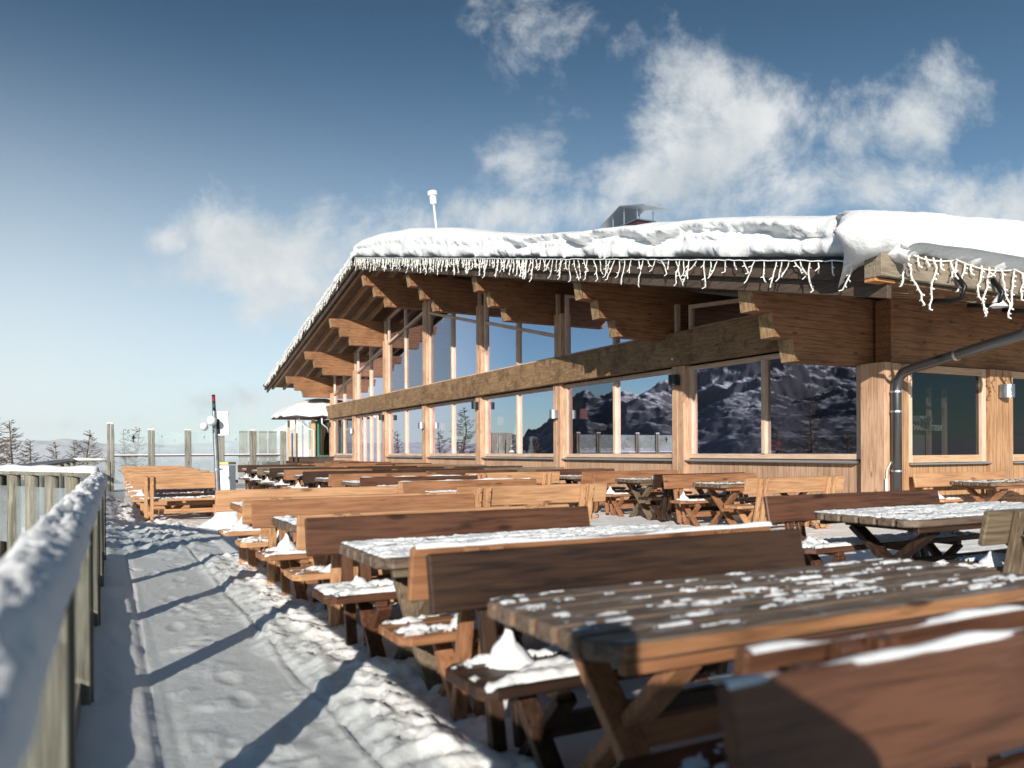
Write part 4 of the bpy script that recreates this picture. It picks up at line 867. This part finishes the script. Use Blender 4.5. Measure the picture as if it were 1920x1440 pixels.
rnd = random.Random(9); m_ = MB(); x = 9.3
while x < 17:
    seg = rnd.uniform(.8, 1.3); m_.tube([(x+seg*t, 6.82, 3.90-.06*math.sin(t*3.14)-.02*t) for t in np.linspace(0, 1, 6)], .009, 4, False)
    xx = x
    while xx < x+seg:
        p = Vector((xx, 6.81, 3.87)); P = [p.copy()]; n_ = rnd.choice((2, 4, 6, 8, 10)); dr = 0
        for k_ in range(n_):
            dr = dr*.6+rnd.uniform(-.7, .7); p = p+Vector((math.sin(dr)*.075, rnd.uniform(-.015, .015)-.004, -.075*math.cos(dr))); P.append(p.copy())
        m_.tube(P, .0105, 5, False)
        for q in P[1:]: m_.tube([q, q+Vector((rnd.choice((-1, 1))*.045, -.01, -.015))], .011, 4, False)
        xx += rnd.uniform(.12, .28)
    x += seg+.06
tag(m_.build('light_string', 'wire_white'), 'thick icicle lights hanging from the eave at the upper right corner', 'string lights', 'icicle light strings under the roof snow')
tag(link('snow_clump', blob_mesh('snow_clump', .13, .2, 31, 'snow', .6), loc=(11.3, 6.78, 3.32)), 'clump of snow caught in the icicle lights at the upper right', 'snow clump')

# ------------------------------------------------------------------ things behind the windows
def lantern(x, y, z, lab):
    o = tag(empty('pendant_lamp', (x, y, z)), lab, 'lamp', 'red pendant lamps indoors'); m_ = MB(); m_.lathe([(.12, 0), (.13, .02), (.13, .3), (.11, .31)], k=14); m_.build('lamp_shade', 'lantern', o)
    m_ = MB(); m_.tube([(0, 0, .31), (0, 0, 1.0)], .008, 5); m_.build('cord', 'black_metal', o)
for x, y, z, lab in ((12.8, 20.05, 2.25, 'salmon pendant lamp behind the glass of the second bay from the corner, lower'), (12.85, 20.05, 3.2, 'pink pendant lamp behind the second bay from the corner, upper'), (12.8, 25.64, 2.24, 'lower pink pendant lamp behind the third bay from the corner'), (12.85, 25.64, 2.72, 'upper pink pendant lamp behind the third bay from the corner'), (12.8, 31.17, 2.2, 'lower pink pendant lamp behind the fourth bay from the corner'), (12.85, 31.17, 2.7, 'upper pink pendant lamp behind the fourth bay from the corner')): lantern(x, y, z, lab)
def flowers(x, y, lab, s_=1.):
    o = tag(empty('poinsettia', (x, y, 1.13)), lab, 'flower pot', 'red flowers on the inner sill'); rnd = random.Random(int(y*10)); m_ = MB(); g = MB()
    for i in range(70):
        a = rnd.random()*6.28; r_ = rnd.random()*.28*s_; z = .16+rnd.random()*.26*s_; c_ = Vector((math.cos(a)*r_*.5, math.sin(a)*r_, z)); t1 = Vector((rnd.uniform(-1, 1), rnd.uniform(-1, 1), rnd.uniform(-.5, 1))).normalized()*.08; t2 = t1.orthogonal().normalized()*.035
        (m_ if i % 3 else g).add([c_-t1, c_+t2, c_+t1, c_-t2], [(0, 1, 2, 3)])
    m_.build('petals', 'petal', o); g.build('leaves', 'leaf', o); p = MB(); p.lathe([(.08, 0), (.11, .16)], k=12); p.build('pot', 'white_plastic', o)
flowers(12.35, 17.0, 'pot of red flowers on the inner sill of the second bay from the corner'); flowers(12.35, 12.15, 'red flowers behind the mullion of the widest window', .8)
def snowman(x, y, lab):
    o = tag(empty('snowman_figure', (x, y, 1.13)), lab, 'figure'); m_ = MB()
    m_.lathe([(.10, 0), (.17, .08), (.17, .18), (.10, .28), (.12, .34), (.12, .42), (.06, .49), (.075, .53), (.07, .6), (.02, .64)], k=14); m_.build('body', 'white_plastic', o, smooth=True)
    m_ = MB(); m_.lathe([(.10, .60), (.10, .615), (.055, .62), (.05, .70), (.01, .71)], k=12); m_.build('hat', 'white_paint', o)
snowman(12.3, 24.73, 'white snowman figure on the inner sill of the third bay from the corner')
def dectree(x, y, h_, lab):
    o = tag(empty('decorative_tree', (x, y, 1.13)), lab, 'ornament', 'small white ornamental trees'); m_ = MB()
    for i in range(5):
        z = h_*(.12+.17*i); m_.lathe([(h_*.26*(1-i*.17), z), (h_*.24*(1-i*.17), z+.02), (.02, z+h_*.24)], k=9)
    m_.build('foliage', 'white_plastic', o); m_ = MB(); m_.lathe([(.05, 0), (.03, h_*.14)], k=8); m_.build('stand', 'white_paint', o)
dectree(12.3, 22.44, .6, 'white ornamental tree right of the mullion in the third bay'); dectree(12.3, 23.41, 1.15, 'tall white ornamental tree beside the snowman figure')

# ------------------------------------------------------------------ pavilion at the far end
pv = tag(empty('pavilion', (10.2, 48, 0)), 'small glazed corner pavilion with a snowy hipped roof at the far end of the restaurant', 'pavilion')
def pp(mbo, name, m, parent=None, **k): return mbo.build(name, m, parent or pv, **k)
for x, y in ((0.05, 0), (0.9, -.45), (1.0, -.5), (.05, 2.2)):
    m_ = MB(); m_.box(x-.06, y-.06, 0, x+.06, y+.06, 3.3); pp(m_, 'post', 'kiosk_wood')
m_ = MB(); m_.prism([(-.01, -.1), (1.0, -.62), (1.0, -.52), (.0, .0)], 2, 0, 1.0); m_.box(1.0, -.6, 0, 1.9, -.5, 1.0); pp(m_, 'base_wall', 'white_paint')
m_ = MB(); m_.box(1.15, -.62, 1.02, 1.9, -.55, 1.12); m_.box(1.15, -.62, 3.1, 1.9, -.55, 3.25); m_.box(1.15, -.62, 1.121, 1.27, -.55, 3.099); wf = pp(m_, 'window', 'window_green')
g = MB(); g.add([(1.27, -.58, 1.12), (1.9, -.58, 1.12), (1.9, -.58, 3.1), (1.27, -.58, 3.1)], [(0, 1, 2, 3)]); pp(g, 'pane', 'side_glass', wf)
g = MB(); g.add([(.1, -.06, 1.0), (.85, -.44, 1.0), (.85, -.44, 3.2), (.1, -.06, 3.2)], [(0, 1, 2, 3)]); pp(g, 'side_pane', 'window_glass')
m_ = MB(); n_ = 20; vs = []; 
for i in range(n_+1):
    for z, wdt in ((1.15, .28), (1.9, .30), (2.0, .30), (3.1, .55)): vs.append((1.3+wdt*i/n_, -.46+.03*math.sin(i*1.9), z))
m_.add(vs, [(i*4+j, (i+1)*4+j, (i+1)*4+j+1, i*4+j+1) for i in range(n_) for j in range(3)]); pp(m_, 'curtain', 'curtain', smooth=True)
m_ = MB(); m_.box(1.25, -.3, 0, 1.95, 2, 3.2); pp(m_, 'inner_wall', 'interior_wall')
m_ = MB(); m_.prism([(-.85, -.9), (.6, -1.5), (2.2, -1.5), (2.2, 3), (-.85, 3)], 2, 3.36, 3.44); pp(m_, 'roof', 'maroon')
def snowcone():
    base = [(-.9, -.95), (.6, -1.56), (2.3, -1.56), (2.3, 3.1), (-.9, 3.1)]; V = []; F = []; n_ = 40; per = []
    Ls = [math.dist(base[i], base[(i+1) % 5]) for i in range(5)]; tot = sum(Ls)
    for k_ in range(n_):
        d = tot*k_/n_; i = 0
        while d > Ls[i]: d -= Ls[i]; i += 1
        a, b2 = base[i], base[(i+1) % 5]; t = d/Ls[i]; per.append((a[0]+(b2[0]-a[0])*t, a[1]+(b2[1]-a[1])*t))
    top_ = (1.9, .8)
    for r_, (t, z) in enumerate(((0, 3.42), (-.02, 3.52), (.03, 3.68), (.14, 3.92), (.32, 4.22), (.55, 4.45), (.8, 4.58), (1, 4.62))):
        for (x, y) in per: V.append((x+(top_[0]-x)*t, y+(top_[1]-y)*t+.03*math.sin(x*9+r_)*(1-t), z+.05*math.sin(x*5+y*3)*(1-t)))
    for r_ in range(7):
        for k_ in range(n_): F.append((r_*n_+k_, r_*n_+(k_+1) % n_, (r_+1)*n_+(k_+1) % n_, (r_+1)*n_+k_))
    return npmesh('roof_snow', V, F, SNOWR)
link('roof_snow', snowcone(), pv)
m_ = MB(); m_.tube([(.05, -.75, 3.35), (.1, -.6, 3.15), (.6, -.45, 2.75), (.95, -.6, 2.6), (.95, -.6, 0)], .045, 8); m_.tube([(1.25, -1.35, 3.35), (1.3, -1.2, 3.0), (1.7, -.9, 2.75), (1.8, -.7, 2.5)], .045, 8); pp(m_, 'downpipe', 'white_paint', smooth=True)
m_ = MB(); m_.tube([(-.05, -.7, 0), (-.05, -.7, 3.4)], .04, 8); pp(m_, 'downpipe', 'white_paint', smooth=True)

# ------------------------------------------------------------------ the photographer, out of frame, whose shadow falls on the nearest table
me = bpy.data.meshes.new('person'); J = [(-.34, -.42, .95), (-.33, -.40, 1.18), (-.31, -.36, 1.40), (-.29, -.31, 1.49), (-.27, -.27, 1.60), (-.27, -.25, 1.70),
     (-.08, -.48, 1.42), (.24, -.46, 1.24), (.10, -.20, 1.30), (-.49, -.28, 1.40), (-.42, -.12, 1.2), (-.16, -.14, 1.30),
     (-.24, -.50, .88), (-.20, -.44, .50), (-.18, -.52, .06), (-.12, -.36, .04), (-.44, -.36, .88), (-.46, -.30, .5), (-.48, -.38, .06), (-.42, -.22, .04)]
Ed = [(0, 1), (1, 2), (2, 3), (3, 4), (4, 5), (2, 6), (6, 7), (7, 8), (2, 9), (9, 10), (10, 11), (0, 12), (12, 13), (13, 14), (14, 15), (0, 16), (16, 17), (17, 18), (18, 19)]
me.from_pydata(J, Ed, []); po_ = bpy.data.objects.new('person', me); C.objects.link(po_)
rad = [.21, .22, .21, .08, .12, .10, .12, .09, .05, .12, .08, .05, .14, .10, .07, .05, .14, .10, .07, .05]
md = po_.modifiers.new('skin', 'SKIN'); md.use_smooth_shade = True
for v, r_ in zip(me.skin_vertices[0].data, rad): v.radius = (r_, r_)
me.skin_vertices[0].data[0].use_root = True
po_.modifiers.new('sub', 'SUBSURF').levels = 1; me.materials.append(MATS['jacket'])
tag(po_, 'person in a dark jacket holding a camera to the face, standing just outside the frame', 'person')
